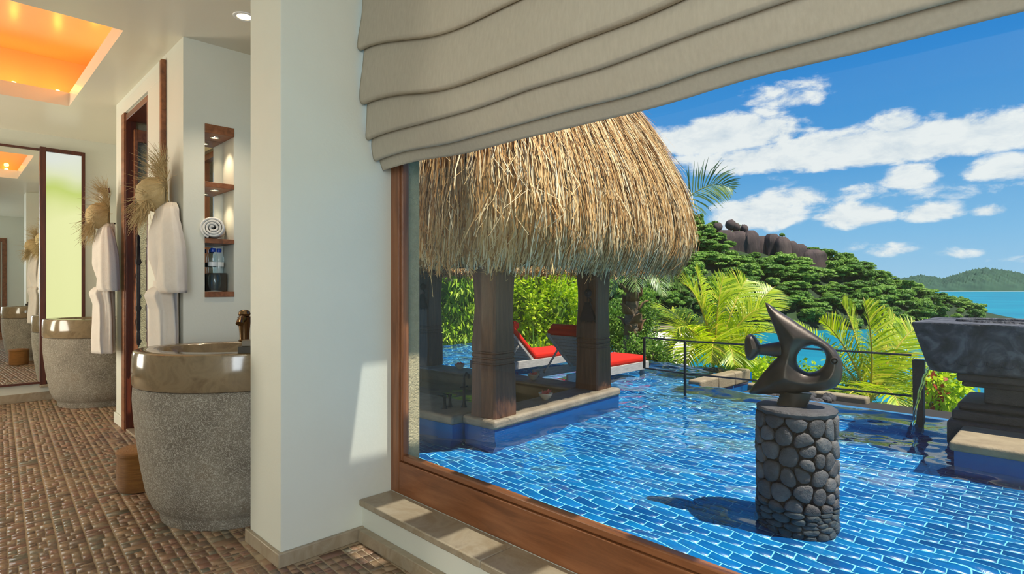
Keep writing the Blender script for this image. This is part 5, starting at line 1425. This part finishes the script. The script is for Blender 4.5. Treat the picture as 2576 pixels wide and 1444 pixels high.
def palm(name, label, base, fronds, leaf, mat, rmat, trunk=None, seed=0, w=.016, n=46, droop=.5):
    r = empty(name, (base.x,base.y,base.z), label=label, cat='palm tree', group=None)
    for k, fr in enumerate(fronds):
        (x1,y1,dd1),(x2,y2,dd2) = fr[0], fr[1]; tw = fr[2] if len(fr) > 2 else 0.0; lf = fr[3] if len(fr) > 3 else leaf
        d0 = base.dot(FWD)
        frond(r, 'frond', base.copy(), ptd(x1,y1,d0+dd1), ptd(x2,y2,d0+dd2), lf, mat, rmat, tw, n, seed+k, w, droop)
    return r
B2 = ptd(1800,915,9.9)
palm('coconut_palm', 'bright yellow-green young palm behind the railing, left of the fish', B2, [
    ((1765,720,.1),(1712,712,.5), .5), ((1770,735,.6),(1748,672,.9), .9), ((1800,760,.0),(1822,690,.2), 1.2), ((1850,740,.3),(1880,700,.6), .8),
    ((1880,740,-.1),(1975,775,-.2), .2), ((1880,800,-.4),(1990,850,-.6), -.1), ((1720,770,-.2),(1690,850,-.4), -.2), ((1760,800,-.6),(1722,925,-.9), -.3),
    ((1830,800,-.8),(1850,930,-1.1), .0), ((1700,760,.6),(1668,790,.9), .1), ((1890,770,.7),(1950,720,1.2), .5), ((1795,790,-.9),(1790,925,-1.25), .3), ((1730,800,.3),(1680,890,.3), -.3)],
    .62, 'palm', 'rachis', seed=50, w=.0125, n=58, droop=.28)
B3 = ptd(2188,1010,8.9)
palm('coconut_palm', 'bright yellow-green young palm behind the railing, between the fish and the stone trough', B3, [
    ((2205,860,-.1),(2172,748,.0), 1.45, .60), ((2130,850,.4),(2060,800,.6), .7), ((2110,880,.8),(1985,800,1.4), .2), ((2240,840,.3),(2250,790,.7), 1.0), ((2250,850,.0),(2320,815,.2), .5),
    ((2260,890,-.2),(2330,930,-.3), .1), ((2230,930,-.7),(2270,1040,-1.0), .0), ((2110,930,.3),(2050,960,.3), -.1), ((2270,930,.3),(2345,960,.4), -.2), ((2150,800,.8),(2115,760,1.1), 1.1),
    ((2270,880,.7),(2370,800,1.2), .4), ((2150,940,-.6),(2110,1040,-.8), .1), ((2215,860,.8),(2225,770,1.3), 1.3)],
    .50, 'palm', 'rachis', seed=80, w=.0115, n=58, droop=.28)
# the tall palm whose crown is behind the thatch
B1 = ptd(1594,655,13.6)
P1 = palm('tall_palm', 'tall palm with a ringed trunk and ragged boots rising behind the thatched roof', B1, [
    ((1770,400,-.5),(1852,485,-.6), 1.25, .75), ((1690,560,.2),(1745,600,.2), .2), ((1520,590,.2),(1470,720,.3), .0), ((1560,620,-.6),(1530,760,-1.0), .1), ((1640,620,-.7),(1672,760,-1.1), .0),
    ((1600,600,-.9),(1600,750,-1.6), .2), ((1560,520,.6),(1480,480,1.0), .4), ((1640,500,.8),(1700,470,1.3), .6), ((1680,640,.3),(1720,740,.5), -.1), ((1540,640,.5),(1500,740,.8), .0)],
    .62, 'palm2', 'rachis2', seed=110, w=.014)
def trunk():
    o = Vector(B1); b = MB(); rings = []; rnd = random.Random(2)
    pts = [(1586,905),(1586,860),(1588,810),(1590,770),(1592,720),(1594,660)]
    for i in range(61):
        t = i/60*5; k = min(int(t),4); f = t-k
        x = pts[k][0]*(1-f)+pts[k+1][0]*f; y = pts[k][1]*(1-f)+pts[k+1][1]*f
        c = ptd(x,y,13.6)-o; r = .165+.02*(i%4==0)-.0004*i
        if i > 30: r = .15
        rings.append([c+FWD*(r*cos(2*pi*q/16))+RGT*(r*sin(2*pi*q/16)*(1+rnd.uniform(-.03,.03))) for q in range(16)])
    low = [p-UP*2.6 for p in rings[0]]
    MB().loft([low]+rings).build('trunk', M['bark'], P1, smooth=True)
    for k in range(13):
        y = 700+k*11; an = k*2.4; c = ptd(1591,y,13.6)-o; d = FWD*cos(an)+RGT*sin(an); s = FWD*-sin(an)+RGT*cos(an); h = rnd.uniform(.22,.34)
        base = c+d*.14-UP*.12
        vs = []
        for (v, wd, out) in ((0,.17,.0),(.35,.15,.045),(.75,.10,.10),(1.0,.03,.20)):
            for sg in (-1,0,1): vs.append(base+UP*(h*v)+s*(wd*sg)+d*(out-.05*abs(sg)+.03))
        fs = [(i*3+j,i*3+j+1,(i+1)*3+j+1,(i+1)*3+j) for i in range(3) for j in range(2)]
        ob = MB().add(vs, fs).build('frond_boot', M['husk'], P1, smooth=True); m = ob.modifiers.new('thickness','SOLIDIFY'); m.thickness = .02
trunk()
# strap leaved plant beyond the loungers
def strap_plant():
    p = ptd(1352,880,12.6); r = empty('strap_leaf_plant', (p.x,p.y,-2.0), label='upright sword-leaved plant beyond the loungers in front of the yellow-green tree', cat='plant'); o = Vector(r.location)
    for k, (x,y,dd) in enumerate(((1340,808,0),(1352,818,.1),(1365,845,.05),(1330,850,-.1),(1372,862,.1))):
        t = ptd(x,y,12.6+dd); b0 = Vector((p.x,p.y,-2.0)); mid = (b0+t)/2+UP*.1; wv = RGT*.035
        MB().add([b0-wv-o,b0+wv-o,mid-wv*1.3-o,mid+wv*1.3-o+FWD*.02,t-o], [(0,1,3,2),(2,3,4)]).build('leaf', M['darkleaf'], r)
strap_plant()

for o in RECV:
    o.cycles.is_caustics_receiver = True
